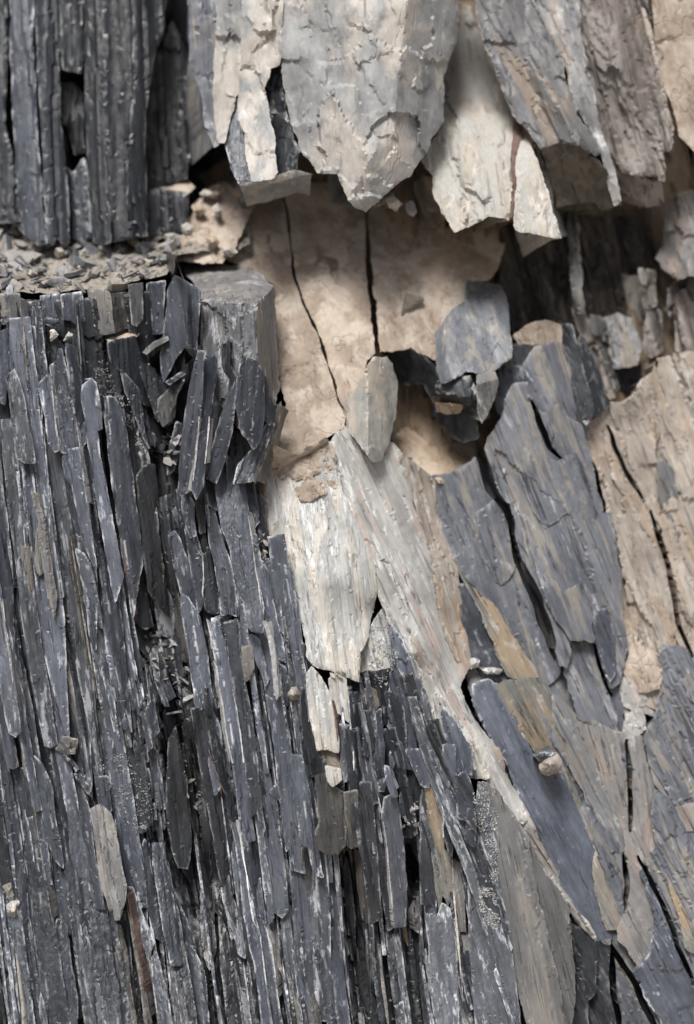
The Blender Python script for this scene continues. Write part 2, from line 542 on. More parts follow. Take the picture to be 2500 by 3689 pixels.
    r = mth('ADD', mth('MULTIPLY', blot, .35), rough - .17)
    Lk.new(r, bs.inputs['Roughness'])
    bs.inputs['Specular IOR Level'].default_value = spec
    hgt = mth('ADD', mth('MULTIPLY', streak, 1.0), mth('MULTIPLY', fine, .35))
    grit = noise(mapped(at, (500, 380, 400)), 1.0, 3, .6)
    hgt = mth('ADD', hgt, mth('MULTIPLY', grit, .25))
    if fiss:
        hgt = mth('SUBTRACT', hgt, mth('MULTIPLY', fm, .8))
    if crack:
        hgt = mth('SUBTRACT', hgt, mth('MULTIPLY', ck, crack))
    bp = nd('ShaderNodeBump'); bp.inputs['Strength'].default_value = bump; bp.inputs['Distance'].default_value = .004
    Lk.new(hgt, bp.inputs['Height']); Lk.new(bp.outputs[0], bs.inputs['Normal'])
    o = nd('ShaderNodeOutputMaterial'); Lk.new(bs.outputs[0], o.inputs[0])
    return m

M = {}
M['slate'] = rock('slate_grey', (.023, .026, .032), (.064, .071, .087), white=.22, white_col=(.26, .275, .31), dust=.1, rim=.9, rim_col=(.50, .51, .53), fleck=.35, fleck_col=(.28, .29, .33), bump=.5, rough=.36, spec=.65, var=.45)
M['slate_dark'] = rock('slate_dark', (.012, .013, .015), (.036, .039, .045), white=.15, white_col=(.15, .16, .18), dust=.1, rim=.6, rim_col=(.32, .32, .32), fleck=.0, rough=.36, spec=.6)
M['slate_blue'] = rock('slate_blue', (.046, .051, .064), (.114, .125, .152), white=.3, white_col=(.34, .36, .40), dust=.08, rim=.9, rim_col=(.60, .61, .63), fleck=.45, fleck_col=(.38, .395, .43), bump=.45, rough=.35, spec=.65, var=.42)
M['slate_brown'] = rock('slate_brown', (.044, .043, .043), (.100, .098, .096), patch=(.125, .115, .10), patch_amt=.3, white=.3, white_col=(.28, .27, .26), dust=.2, rim=.6, rim_col=(.42, .39, .35), rough=.45)
M['slate_lime'] = rock('slate_limed', (.048, .052, .060), (.118, .124, .139), white=.6, white_col=(.40, .415, .45), dust=.1, rim=.7, rim_col=(.55, .55, .56), fleck=.4, fleck_col=(.4, .41, .44), rough=.42)
M['slate_dust'] = rock('slate_dusty', (.065, .066, .069), (.128, .127, .127), patch=(.20, .186, .168), patch_amt=.35, white=.4, white_col=(.36, .355, .345), dust=.4, rim=.5, rim_col=(.45, .43, .40), rough=.5)
M['slate_bare'] = rock('slate_bare', (.016, .016, .018), (.040, .040, .045), white=.0, dust=.2, rim=.2, rim_col=(.12, .11, .11), spec=.25)  # near-black slate that paints shade into gaps, an underside and a notch
M['clay'] = rock('clay_coat', (.262, .208, .164), (.39, .320, .260), patch=(.45, .385, .32), patch_amt=.4, rough=.85, sx=26, sl=22, rim=.2, rim_col=(.50, .44, .37), bump=.6, mott=.55, spec=.12, crack=.7, var=.05, fiss=.15, vein=(.215, .162, .124), vein_amt=.35, pel=(1.0, .6))
M['clay_warm'] = rock('clay_warm', (.26, .19, .13), (.37, .29, .215), patch=(.42, .345, .27), patch_amt=.4, rough=.88, sx=30, sl=20, rim=.2, rim_col=(.45, .38, .3), bump=.6, mott=.6, spec=.1, crack=1.4, var=.06, fiss=.2, pel=(1.0, .6))
M['pale'] = rock('pale_slate', (.27, .272, .262), (.46, .458, .442), patch=(.50, .462, .402), patch_amt=.35, white=.5, white_col=(.68, .68, .67), rough=.42, sx=130, sl=9, rim=.2, rim_col=(.56, .53, .47), bump=.4, mott=.35, var=.05, vein=(.21, .21, .2), vein_amt=.4, fiss=.6, fleck=.5, fleck_col=(.70, .70, .69))
M['boulder'] = rock('boulder_grey', (.175, .177, .178), (.34, .34, .335), patch=(.42, .385, .345), patch_amt=.35, patch_scale=10, white=.25, white_col=(.56, .56, .55), rough=.5, sx=30, sl=14, rim=.3, rim_col=(.5, .47, .42), bump=.35, var=.05, vein=(.125, .13, .14), vein_amt=.3, fiss=.15, pel=(1.0, .6))
M['hang'] = rock('hanging_tan', (.33, .295, .25), (.50, .45, .385), patch=(.40, .385, .355), patch_amt=.5, white=.35, white_col=(.6, .56, .5), rough=.8, sx=55, sl=8, rim=.3, rim_col=(.58, .52, .44), bump=.4, var=.05, vein=(.27, .25, .22), vein_amt=.25, fiss=.15)
M['lean'] = rock('leaning_grey', (.115, .114, .118), (.235, .232, .232), patch=(.29, .235, .19), patch_amt=.15, white=.35, white_col=(.42, .42, .42), rough=.5, sx=60, sl=10, rim=.5, rim_col=(.45, .42, .38), bump=.4, vein=(.05, .052, .058), vein_amt=.4, fiss=.5)
M['rust'] = rock('rusty_brown', (.12, .10, .09), (.25, .212, .19), patch=(.30, .27, .245), patch_amt=.5, white=.25, white_col=(.36, .33, .31), rough=.7, sx=70, sl=9, rim=.4, rim_col=(.4, .35, .3), bump=.5, vein=(.06, .05, .048), vein_amt=.55, fiss=.4)  # rusty brown rock; also darkens tan recess rock as painted shade
M['olive'] = rock('fracture_brown', (.095, .082, .066), (.165, .145, .115), patch=(.21, .18, .14), patch_amt=.4, rough=.8, sx=60, sl=40, rim=.5, rim_col=(.3, .27, .22), bump=.5, fiss=.2, pel=(1.0, .6))
M['mottle'] = rock('mottled_pink_grey', (.29, .285, .27), (.48, .465, .44), patch=(.46, .375, .33), patch_amt=.2, patch_scale=24, white=.55, white_col=(.62, .615, .6), rough=.55, sx=110, sl=9, rim=.25, rim_col=(.5, .46, .42), bump=.35, vein=(.2, .21, .215), vein_amt=.4, var=.05, fiss=.6, fleck=.4, fleck_col=(.66, .65, .63))
M['tanrock'] = rock('tan_rock', (.25, .215, .185), (.40, .355, .308), patch=(.33, .26, .20), patch_amt=.25, patch_scale=22, white=.45, white_col=(.50, .465, .425), rough=.75, sx=70, sl=12, rim=.25, rim_col=(.42, .37, .32), bump=.6, vein=(.14, .125, .12), vein_amt=.45, var=.08, fiss=.4)
M['green'] = rock('greenish_slab', (.125, .125, .115), (.225, .222, .200), patch=(.29, .225, .155), patch_amt=.3, white=.4, white_col=(.40, .39, .36), rough=.5, sx=80, sl=9, rim=.4, rim_col=(.45, .4, .33), bump=.35, vein=(.08, .082, .088), vein_amt=.4, fleck=.7, fleck_col=(.42, .40, .37))
M['ochre'] = rock('ochre_slab', (.135, .122, .106), (.235, .207, .175), patch=(.15, .153, .158), patch_amt=.55, white=.35, white_col=(.38, .36, .33), rough=.5, sx=70, sl=8, rim=.3, rim_col=(.42, .37, .31), bump=.35, vein=(.08, .08, .085), vein_amt=.45, fleck=.7, fleck_col=(.38, .36, .33))
M['greyslab'] = rock('grey_slab', (.080, .085, .097), (.165, .172, .193), patch=(.225, .206, .182), patch_amt=.22, patch_scale=26, white=.4, white_col=(.33, .335, .355), rough=.42, sx=60, sl=6, rim=.4, rim_col=(.38, .38, .375), bump=.32, fleck=.9, fleck_col=(.36, .355, .35), vein=(.05, .052, .06), vein_amt=.3, var=.14)
M['taupe'] = rock('taupe_slab', (.110, .108, .108), (.200, .196, .194), patch=(.24, .222, .198), patch_amt=.2, white=.35, white_col=(.38, .37, .36), rough=.5, sx=90, sl=7, rim=.4, rim_col=(.42, .40, .37), bump=.35, fleck=.9, fleck_col=(.38, .37, .36), vein=(.075, .076, .08), vein_amt=.3)
M['crust'] = rock('lime_crust', (.30, .30, .295), (.50, .50, .49), rough=.9, sx=150, sl=110, rim=0, bump=.3, mott=.4, spec=.1, fiss=0)
M['chip'] = rock('chip_slate', (.075, .076, .084), (.15, .152, .165), dust=.55, dust_col=(.38, .345, .30), rim=.5, rim_col=(.45, .44, .43), var=.6, fiss=.2)
M['chip_tan'] = rock('chip_tan', (.30, .26, .22), (.45, .40, .34), dust=.2, rim=.3, rough=.8, var=.3, fiss=.2)
M['debris'] = rock('debris_soil', (.30, .265, .225), (.48, .43, .37), patch=(.13, .13, .135), patch_amt=.2, patch_scale=70, rough=.9, sx=160, sl=140, rim=0, bump=1.0, mott=.3, spec=.1, fiss=0, pel=(1.0, .6))
M['base'] = rock('rock_face_slate', (.020, .020, .022), (.052, .052, .058), rough=.6, rim=0, dust=.25, bump=.5, spec=.3)
M['base_tan'] = rock('rock_face_tan', (.20, .15, .11), (.33, .26, .19), rough=.85, rim=0, sx=40, sl=20, bump=.6, spec=.15, fiss=.2)
M['seam'] = rock('rust_seam', (.10, .06, .05), (.20, .13, .11), rough=.85, sx=80, sl=60, rim=.2, rim_col=(.3, .2, .17), bump=.7, fiss=.2)
M['wedge'] = rock('wedge_grey', (.22, .215, .195), (.36, .35, .32), patch=(.45, .39, .33), patch_amt=.3, white=.4, white_col=(.52, .51, .48), rough=.65, sx=60, sl=20, rim=.5, rim_col=(.55, .5, .43), bump=.35, vein=(.14, .145, .145), vein_amt=.3, var=.04, fiss=.3, pel=(1.0, .6))
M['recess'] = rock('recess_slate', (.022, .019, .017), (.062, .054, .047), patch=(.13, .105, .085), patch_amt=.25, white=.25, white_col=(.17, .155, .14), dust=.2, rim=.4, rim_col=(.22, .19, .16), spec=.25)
M['edge'] = rock('pale_edge', (.30, .295, .29), (.55, .545, .53), white=.6, white_col=(.72, .72, .71), rough=.7, rim=.2, bump=.4, fiss=.4)
M['block'] = rock('block_grey', (.066, .068, .075), (.145, .147, .154), patch=(.20, .185, .165), patch_amt=.25, white=.45, white_col=(.34, .34, .35), dust=.35, dust_col=(.27, .25, .23), rough=.45, sx=70, sl=9, rim=.6, rim_col=(.42, .41, .39), bump=.4, vein=(.05, .05, .055), vein_amt=.3)
M['pinkgrey'] = rock('pink_grey', (.135, .130, .127), (.25, .238, .228), patch=(.26, .205, .175), patch_amt=.25, patch_scale=26, white=.5, white_col=(.38, .37, .355), rough=.5, sx=90, sl=9, rim=.3, rim_col=(.40, .37, .33), bump=.4, vein=(.08, .083, .088), vein_amt=.4, var=.12, fleck=.7, fleck_col=(.42, .40, .37))
M['ramplow'] = rock('ramp_foot', (.20, .192, .18), (.37, .352, .325), patch=(.38, .30, .255), patch_amt=.3, patch_scale=26, white=.55, white_col=(.50, .485, .46), rough=.55, sx=110, sl=9, rim=.25, rim_col=(.45, .41, .37), bump=.4, vein=(.13, .132, .135), vein_amt=.4, var=.05, fleck=.5, fleck_col=(.55, .53, .5))
# ------------------------------------------------------------------ the setting
def plane_grid(name, x0, x1, y0, y1, step, fdep, mat, kind, seed, amp, tanf=None, parent=None, ang=8.0):
    nx = int((x1 - x0) / step) + 1; ny = int((y1 - y0) / step) + 1
    X, Y = np.meshgrid(np.linspace(x0, x1, nx), np.linspace(y0, y1, ny))
    x = X.ravel(); y = Y.ravel()
    d = fdep(x, y)
    g = np.full(len(x), math.radians(9))
    a = ((x - CX) * np.cos(g) - (y - CY) * np.sin(g)) * S; l = ((x - CX) * np.sin(g) + (y - CY) * np.cos(g)) * S
    h = amp * fbm(a * 30, l * 4, seed, 5) + amp * .5 * np.floor(3 * fbm(a * 22, l * 3, seed + 5, 3))
    d = d - h
    P = to_world((x - CX) * S, (CY - y) * S, d)
    i = np.arange(nx * ny).reshape(ny, nx)
    F = np.stack([i[:-1, :-1], i[1:, :-1], i[1:, 1:], i[:-1, 1:]], -1).reshape(-1, 4)
    o = link_mesh(name, P, F.tolist(), mat, parent, {'grain': np.stack([a, l, d], 1)}, sharp=40)
    if tanf is not None:
        o.data.materials.append(M['base_tan'])
        fc = F[:, 0]
        mi = tanf(x[fc], y[fc]).astype(np.int32)
        o.data.polygons.foreach_set('material_index', mi)
    return tag(o, kind=kind)

# depth of the lower slate mass front
Jd = rbf([(-900, 1060, .10), (0, 1060, .05), (500, 1080, .07), (0, 1500, .025), (300, 1500, .03), (560, 1430, .115), (500, 1700, .05), (0, 2000, .0), (500, 2000, .035),
          (620, 2250, .10), (560, 2500, .04), (680, 2850, .09), (0, 2700, -.01), (300, 2720, .03), (0, 3300, -.03), (450, 3200, -.01), (820, 3150, .07), (640, 2000, .03),
          (800, 1950, .0), (900, 2250, -.015), (780, 2550, -.02), (950, 2700, .0), (900, 3000, -.02), (1000, 3300, -.01), (1150, 2800, -.03), (1200, 2500, -.01),
          (1350, 2900, -.035), (1260, 3250, .0), (1480, 3200, .04), (1450, 2700, -.01), (1600, 3000, -.02), (1600, 3500, -.02), (1250, 3689, -.05), (600, 3689, -.08), (0, 3689, -.10),
          (0, 4600, -.26), (1250, 4600, -.2), (-900, 2500, .02), (-900, 4600, -.15)])
# depth of the bedrock behind everything
Bd = rbf([(-900, -900, .62), (0, -900, .62), (0, 0, .46), (0, 800, .42), (600, 0, .50), (650, 600, .52), (900, 600, .46), (1250, 0, .45), (1250, 700, .42), (1000, 1000, .34),
          (1250, 1200, .30), (1500, 900, .36), (1650, 200, .50), (1650, 1250, .36), (1500, 1600, .30), (1100, 1500, .20), (1300, 1900, .14), (2000, 0, .50), (2000, 800, .46), (2500, 0, .46), (2500, 900, .50),
          (2000, 1300, .36), (2500, 1500, .36), (1700, 1900, .26), (2100, 2000, .36), (2500, 2200, .36), (1700, 2500, .20), (2100, 2800, .26), (2500, 3000, .30),
          (1500, 2400, .12), (1900, 3200, .17), (2300, 3500, .24), (1700, 3600, .10), (3400, 0, .60), (3400, 2000, .50), (3400, 4500, .40), (2200, 4500, .15), (1300, -900, .62), (2500, -900, .6),
          (0, 1000, .40), (500, 1000, .36), (760, 1200, .25), (800, 1500, .16), (0, 1100, .16), (500, 1150, .17), (300, 1300, .12), (0, 1800, .08), (500, 1700, .13), (600, 2300, .16), (0, 2600, .06), (700, 2800, .15), (300, 3300, .06),
          (850, 3150, .13), (900, 2300, .06), (1000, 3200, .07), (1200, 2700, .05), (1450, 3000, .08), (1400, 3350, .11), (0, 3700, -.02), (1250, 3700, .02), (0, 4600, -.18), (1250, 4600, -.12), (-900, 1500, .14), (-900, 4600, -.06)])
tan_zone = T(1, 900, 800) + T(2, 500, 0, 1575, 0) + [(3400, -900), (3400, 4500), (2600, 4500), (2200, 3300), (1900, 2600)] + [(1750, 2300), (1500, 1950), (1240, 1900), (1000, 1700), (1010, 1300), (800, 1000)]
def tanf(x, y):
    return inside(tan_zone, x + 25 * fbm(x / 60, y / 60, 3, 3), y)
plane_grid('rock_face', -900, 3400, -900, 4600, 9, Bd, M['base'], 'structure', 5, .012, tanf)
rock_face = bpy.data.objects['rock_face']

# ground below the frame, out to the horizon
gx, gy = np.meshgrid(np.r_[-300, -60, np.linspace(-12, 12, 60), 60, 300], np.r_[-400, -80, np.linspace(-14, 3, 60), 8])
gz = .04 * fbm(gx.ravel() * .5, gy.ravel() * .5, 44, 4)
gi = np.arange(gx.size).reshape(gx.shape)
gF = np.stack([gi[:-1, :-1], gi[:-1, 1:], gi[1:, 1:], gi[1:, :-1]], -1).reshape(-1, 4)
gP = np.stack([gx.ravel(), gy.ravel(), gz - .02], 1)
tag(link_mesh('ground', gP, gF.tolist(), M['debris'], None, {'grain': gP}), kind='structure')

# ------------------------------------------------------------------ upper part of the face
def dpoly(tile, *a): return T(tile, *a)

# clay-coated wall: three plates parted by long cracks
wall_ctrl = [(760, 720, .38), (1000, 680, .41), (1290, 760, .41), (1800, 800, .40), (1000, 1000, .25), (1300, 1000, .27), (1700, 1000, .30), (1100, 1300, .16), (1330, 1250, .17), (1500, 1270, .215),
             (1020, 1500, .12), (1200, 1500, .11), (1000, 1690, .085), (1200, 1690, .07), (900, 950, .28)]
crack1 = T(1, 1262, 840, 1296, 960, 1316, 1100, 1322, 1197) + T(3, 1336, 140, 1396, 290, 1456, 430, 1496, 560, 1528, 670, 1568, 760)
cR1 = [(p[0] + 9, p[1]) for p in crack1]
cl0 = slab('clay_slab', T(1, 990, 950, 1060, 880, 1160, 860) + crack1 + T(4, -4, 760) + T(3, 1560, 800, 1490, 850, 1440, 900, 1330, 960, 1260, 950, 1200, 1000, 1180, 960, 1230, 860, 1300, 700, 1270, 620, 1240, 160, 1150, 90, 1000, 40), wall_ctrl, .09, M['clay'], rock_face, res=9, jag=4, amp=.003, fa=16, fl=14, terr=.0014, tfreq=4, bevd=.001, fb=.006, fac=.0035, facs=120)
crack2L = T(2, 78, 965, 82, 1060, 88, 1150) + T(4, 84, 40, 96, 150, 112, 330, 124, 440)
crack2R = T(2, 100, 955, 104, 1060, 108, 1150) + T(4, 108, 40, 120, 150, 134, 330, 148, 466)
slab('clay_slab', T(1, 850, 1010, 890, 930, 950, 850, 1010, 820, 1100, 850, 1180, 870, 1150, 960, 1080, 1080, 1040, 1160, 1010, 1197, 900, 1190, 800, 1180, 790, 1120), TC(1, 850, 1010, .32, 950, 850, .38, 1180, 870, .37, 1060, 1180, .22, 800, 1180, .25, 950, 1050, .285), .08, M['clay'], rock_face, res=8, jag=8, amp=.005, fa=30, fl=30, terr=.003, tfreq=4, fac=.008, facs=60, bevd=.002)
cl1 = slab('clay_slab', cR1[::-1] + T(1, 1280, 830) + T(2, -60, 830, 0, 890, 40, 940) + crack2L + T(4, 128, 470, 90, 500, 75, 560, 40, 640, 0, 670), wall_ctrl, .09, M['clay'], rock_face, res=9, jag=4, amp=.003, fa=16, fl=14, terr=.0014, tfreq=4, bevd=.001, fb=.005, fac=.0035, facs=120)
cl2 = slab('clay_slab', crack2R + T(4, 215, 458, 290, 440, 330, 470, 400, 500, 405, 380, 470, 290, 540, 240, 545, 140, 640, 140, 690, 80, 715, 0) + T(2, 740, 1060, 600, 900, 300, 880, 150, 900), wall_ctrl, .10, M['clay'], rock_face, res=9, jag=6, amp=.003, fa=16, fl=14, terr=.0014, tfreq=4, bevd=.002, fb=.005, fac=.004, facs=130)
slab('flake', T(4, 245, 295, 265, 195, 345, 213, 352, 230, 300, 270), [(1500, 1090, .236), (1480, 1060, .238), (1520, 1060, .241)], .012, M['olive'], rock_face, res=7, jag=2, amp=.001)  # brown piece standing in for the shade of a small triangular notch
slab('flake', T(3, 1200, 940, 1240, 880, 1330, 930, 1480, 850, 1500, 880, 1400, 930, 1320, 970, 1270, 990, 1210, 1000), [(1080, 1640, .066), (1000, 1690, .075), (1180, 1600, .07)], .03, M['clay'], rock_face, res=7, jag=5, amp=.003, fa=40, fl=40)

# dark columns hanging over the ledge
cols = thing('slate_columns', 'dark ribbed slate columns standing behind the rubble ledge', 'rock columns', (330, 850, .32))
def column(k, mat, d, ta, *pts, **kw):
    p = T(k, *pts); c = np.mean(p, 0)
    g = math.radians(2)
    ctrl = [(c[0], c[1], d), (c[0] + 100, c[1], d + ta * .05), (c[0], c[1] + 400, d + kw.pop('tl', -.03))]
    return slab('column', p, ctrl, kw.pop('thick', .08), M[mat], cols, ang=2, **{**dict(res=9, jag=3, amp=.003, fa=45, fl=3, terr=.0, bevd=.004, bev=10, rib=.0045, ribw=24, segl=1100, grow=5), **kw})
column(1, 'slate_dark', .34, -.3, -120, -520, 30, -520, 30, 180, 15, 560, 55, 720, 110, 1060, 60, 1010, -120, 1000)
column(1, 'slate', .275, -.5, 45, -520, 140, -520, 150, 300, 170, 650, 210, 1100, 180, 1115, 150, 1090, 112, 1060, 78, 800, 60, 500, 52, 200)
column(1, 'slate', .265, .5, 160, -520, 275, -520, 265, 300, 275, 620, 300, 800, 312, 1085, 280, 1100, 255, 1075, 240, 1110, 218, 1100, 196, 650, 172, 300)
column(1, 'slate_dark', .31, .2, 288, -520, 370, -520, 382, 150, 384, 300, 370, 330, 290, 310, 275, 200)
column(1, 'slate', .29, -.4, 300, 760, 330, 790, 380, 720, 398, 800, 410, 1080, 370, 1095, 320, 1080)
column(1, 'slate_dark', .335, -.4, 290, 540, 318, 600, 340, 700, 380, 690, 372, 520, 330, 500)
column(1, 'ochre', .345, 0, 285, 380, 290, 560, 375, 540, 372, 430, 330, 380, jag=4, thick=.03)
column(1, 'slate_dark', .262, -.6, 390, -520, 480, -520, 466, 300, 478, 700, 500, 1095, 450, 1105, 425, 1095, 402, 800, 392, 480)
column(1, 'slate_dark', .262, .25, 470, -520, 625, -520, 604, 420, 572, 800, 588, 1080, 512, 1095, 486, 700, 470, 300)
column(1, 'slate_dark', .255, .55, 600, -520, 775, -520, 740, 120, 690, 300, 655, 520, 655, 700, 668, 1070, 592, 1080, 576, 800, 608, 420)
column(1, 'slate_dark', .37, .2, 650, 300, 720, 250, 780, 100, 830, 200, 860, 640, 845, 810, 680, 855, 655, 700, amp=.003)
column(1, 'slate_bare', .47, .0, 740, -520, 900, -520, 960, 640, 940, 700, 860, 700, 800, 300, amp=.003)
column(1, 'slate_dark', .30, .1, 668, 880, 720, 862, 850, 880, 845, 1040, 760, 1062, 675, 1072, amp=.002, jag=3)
slab('column', T(1, 665, 884, 700, 850, 800, 825, 850, 812, 885, 850, 850, 884, 720, 870), TC(1, 665, 884, .298, 850, 884, .298, 700, 850, .36, 850, 812, .40, 885, 850, .36), .05, M['clay'], cols, res=8, jag=3, amp=.003)

# the pale overhanging boulder
bl = thing('overhanging_boulder', 'pale grey and tan boulder overhanging the cracked clay wall', 'boulder', (1310, 760, .2))
bl_ctrl = TC(1, 860, -520, .27, 870, 200, .25, 960, 560, .24, 1090, -520, .24, 1100, 300, .225, 1080, 830, .15, 1200, 820, .145, 1340, 770, .16, 1290, 300, .20, 1440, 760, .165, 1500, 220, .155, 1500, -520, .24) + \
    TC(2, 0, 60, .155, 85, 960, .135, 60, 500, .125, 290, 10, .16, 300, 300, .135, 440, 350, .21, 505, 100, .25, 330, 700, .17, 290, 800, .19, 200, 500, .13, 300, -520, .25)
bl_ctrl = [(a, b, c - .05) for a, b, c in bl_ctrl]
slab('rock_piece', T(1, 855, -520, 990, -520, 985, 140, 970, 400, 1000, 640, 975, 660, 940, 560, 930, 440, 880, 300, 870, 180), bl_ctrl, .18, M['greyslab'], bl, res=9, jag=5, amp=.002, ang=3, seed=9, grow=10, bevd=.002, fac=.009, facs=120)
slab('rock_piece', T(1, 985, -520, 1100, -520, 1105, 300, 1085, 410, 1060, 430, 1040, 520, 1010, 640, 1000, 640, 975, 400, 990, 140), [(c[0], c[1], c[2] - .012) for c in bl_ctrl], .18, M['boulder'], bl, res=9, jag=5, amp=.002, ang=3, grow=10, bevd=.002, fac=.009, facs=120)
slab('rock_piece', T(1, 1010, 620, 1040, 510, 1070, 430, 1090, 560, 1130, 700, 1140, 800, 1150, 830, 1110, 842, 1080, 835, 1045, 740), [(c[0], c[1], c[2] - .004 + .0) for c in bl_ctrl], .18, M['slate'], bl, res=9, jag=4, amp=.004, terr=.002, ang=3)
slab('rock_piece', T(1, 1098, -520, 1280, -520, 1270, 150, 1262, 290, 1215, 300, 1215, 340, 1190, 400, 1215, 500, 1240, 640, 1255, 780, 1240, 800, 1145, 815, 1120, 640, 1085, 480, 1105, 300), [(c[0], c[1], c[2] - .02) for c in bl_ctrl], .20, M['boulder'], bl, res=9, jag=6, amp=.002, ang=2, bevd=.002, grow=7, fac=.011, facs=130)
slab('rock_piece', T(1, 1210, 330, 1270, 300, 1300, 480, 1335, 620, 1365, 690, 1350, 765, 1250, 790, 1235, 620, 1210, 480), [(c[0], c[1], c[2] + .02) for c in bl_ctrl], .10, M['slate_dark'], bl, res=9, jag=5, amp=.006, fa=50, fl=5, terr=.003, ang=-8)
slab('rock_piece', T(1, 1080, 838, 1110, 830, 1240, 800, 1350, 770, 1420, 790, 1350, 800, 1240, 830, 1110, 846), [(1000, 660, .115), (850, 668, .10), (1080, 620, .115)], .12, M['boulder'], bl, res=6, jag=3, amp=.002, bevd=.001, bev=4, fac=.003, facs=40)
slab('rock_piece', T(1, 1275, -520) + T(2, 512, -520, 508, 100, 500, 190, 470, 260, 440, 350, 440, 540, 340, 720, 290, 800, 200, 860, 130, 930, 85, 965, 40, 945, 0, 890) + T(1, 1530, 790, 1440, 785, 1400, 720, 1372, 690, 1330, 590, 1300, 470, 1275, 300, 1265, 160), None, .22, M['boulder'], bl, res=8, jag=6, amp=.002, fa=26, fl=10, ang=2, bevd=.002, bev=8, fb=.004, fac=.016, facs=210, fstr=1.3,
     planes=[[(a, b, c - .05) for a, b, c in q] for q in [TC(2, 0, 90, .14, 290, 10, .145, 100, -520, .22), TC(2, 0, 90, .14, 290, 10, .145, 90, 700, .118), TC(2, 0, 90, .15, -240, 100, .185, -100, 700, .15), TC(2, 260, 60, .14, 200, 700, .12, 480, 250, .24), TC(2, 60, 760, .118, 250, 780, .15, 85, 960, .15)]])

# the tan slab hanging beside it, split by a rusty seam
hg = thing('hanging_slab', 'cream tan slab with ragged lower edge and dark rusty seam, hanging beside the boulder', 'rock slab', (1700, 830, .25))
hg_ctrl = TC(2, 500, 180, .43, 540, 20, .46, 640, 240, .40, 440, 340, .40, 600, 420, .33, 720, 480, .33, 560, 600, .24, 440, 560, .28, 780, 620, .24, 640, 970, .165, 490, 1050, .17, 400, 850, .22, 960, 1070, .155, 860, 760, .20, 750, 1000, .165)
hg_ctrl = [(a, b, c - .04 * min(1, max(0, (b - 250) / 300))) for a, b, c in hg_ctrl]
slab('rock_piece', T(2, 430, 340, 490, 200, 530, 20, 560, 30, 620, 220, 700, 400, 755, 530, 750, 640, 740, 700, 742, 850, 735, 1000, 690, 985, 640, 975, 600, 1000, 560, 1020, 490, 1050, 460, 1000, 400, 900, 390, 790, 340, 720, 440, 550), hg_ctrl, .16, M['hang'], hg, res=9, jag=7, amp=.006, fa=30, fl=6, terr=.004, tfreq=3, ang=8, bevd=.001, fb=.006, grow=4, fac=.009, facs=90, fstr=2.6)
slab('rock_piece', T(2, 800, 610, 830, 650, 860, 720, 900, 850, 940, 980, 972, 1080, 935, 1076, 850, 1062, 770, 1040, 762, 1000, 775, 850, 770, 720), [(c[0], c[1], c[2] - .008) for c in hg_ctrl], .16, M['hang'], hg, res=9, jag=5, amp=.005, fa=30, fl=6, terr=.003, tfreq=3, ang=10, bevd=.001, fb=.005, grow=3, fac=.007, facs=70, fstr=2.6)
slab('seam', T(2, 755, 520, 790, 560, 805, 620, 775, 700, 772, 850, 765, 1010, 735, 1000, 745, 850, 742, 700, 752, 620), [(c[0], c[1], c[2] - .004) for c in hg_ctrl], .05, M['seam'], hg, res=8, jag=4, amp=.006, fa=50, fl=30, ang=5)
slab('rock_piece', T(2, 300, 830, 340, 790, 390, 800, 400, 900, 455, 1000, 400, 960, 350, 950, 310, 880), [(1530, 700, .24), (1560, 760, .24), (1580, 700, .22)], .08, M['olive'], hg, res=8, jag=5, amp=.006)

# leaning slabs of the upper right
ln = thing('leaning_slab', 'leaning grey slate slab with brown broken foot above the dark recess', 'rock slab', (2080, 740, .3))
ln_ctrl = TC(2, 545, 0, .22, 700, 400, .20, 810, 570, .185, 880, 670, .175, 1060, 650, .17, 1190, 760, .20, 720, 0, .235, 980, 300, .215, 900, 0, .25, 1110, 600, .20, 1000, 450, .19)
slab('front_plate', T(2, 520, -520, 740, -520, 860, 30, 930, 180, 985, 300, 1005, 420, 1040, 510, 1110, 620, 1150, 690, 1130, 705, 1060, 655, 960, 645, 880, 672, 810, 575, 760, 525, 700, 400, 660, 270, 600, 130), ln_ctrl, .07, M['lean'], ln, res=9, jag=6, amp=.005, fa=35, fl=5, terr=.0035, tfreq=4, ang=27, bevd=.003, bev=8, fb=.004, rib=.002, ribw=40, segl=600, grow=4, fac=.008, facs=150, fstr=2.2)
slab('side_plate', T(2, 860, -520, 1010, -520, 1060, 150, 1110, 400, 1150, 590, 1200, 740, 1242, 912, 1215, 930, 1185, 800, 1160, 700, 1115, 615, 1045, 500, 1015, 420, 995, 300, 940, 180, 870, 30), [(c[0], c[1], c[2] + .022) for c in ln_ctrl], .08, M['lean'], ln, res=9, jag=5, amp=.005, fa=40, fl=5, terr=.001, ang=22, bevd=.003, bev=8, rib=.003, ribw=30, segl=700, grow=4, fac=.006, facs=70, fstr=3)
slab('broken_foot', T(2, 880, 674, 960, 648, 1060, 656, 1130, 708, 1180, 770, 1238, 915, 1195, 950, 1160, 962, 1120, 920, 1060, 922, 1000, 930, 940, 946, 928, 830, 900, 745), TC(2, 880, 670, .180, 1060, 652, .176, 1180, 765, .205, 940, 940, .27, 1160, 955, .27, 1235, 915, .25, 1040, 800, .225), .06, M['olive'], ln, res=8, jag=5, amp=.003, fa=25, fl=25, ang=20, fac=.006, facs=60, bevd=.001)
slab('edge_strip', T(2, 860, 650, 895, 740, 925, 830, 935, 940, 970, 1075, 930, 960, 890, 830), TC(2, 860, 650, .2, 930, 940, .25, 895, 740, .215, 960, 1060, .26), .05, M['lean'], ln, res=8, jag=3)

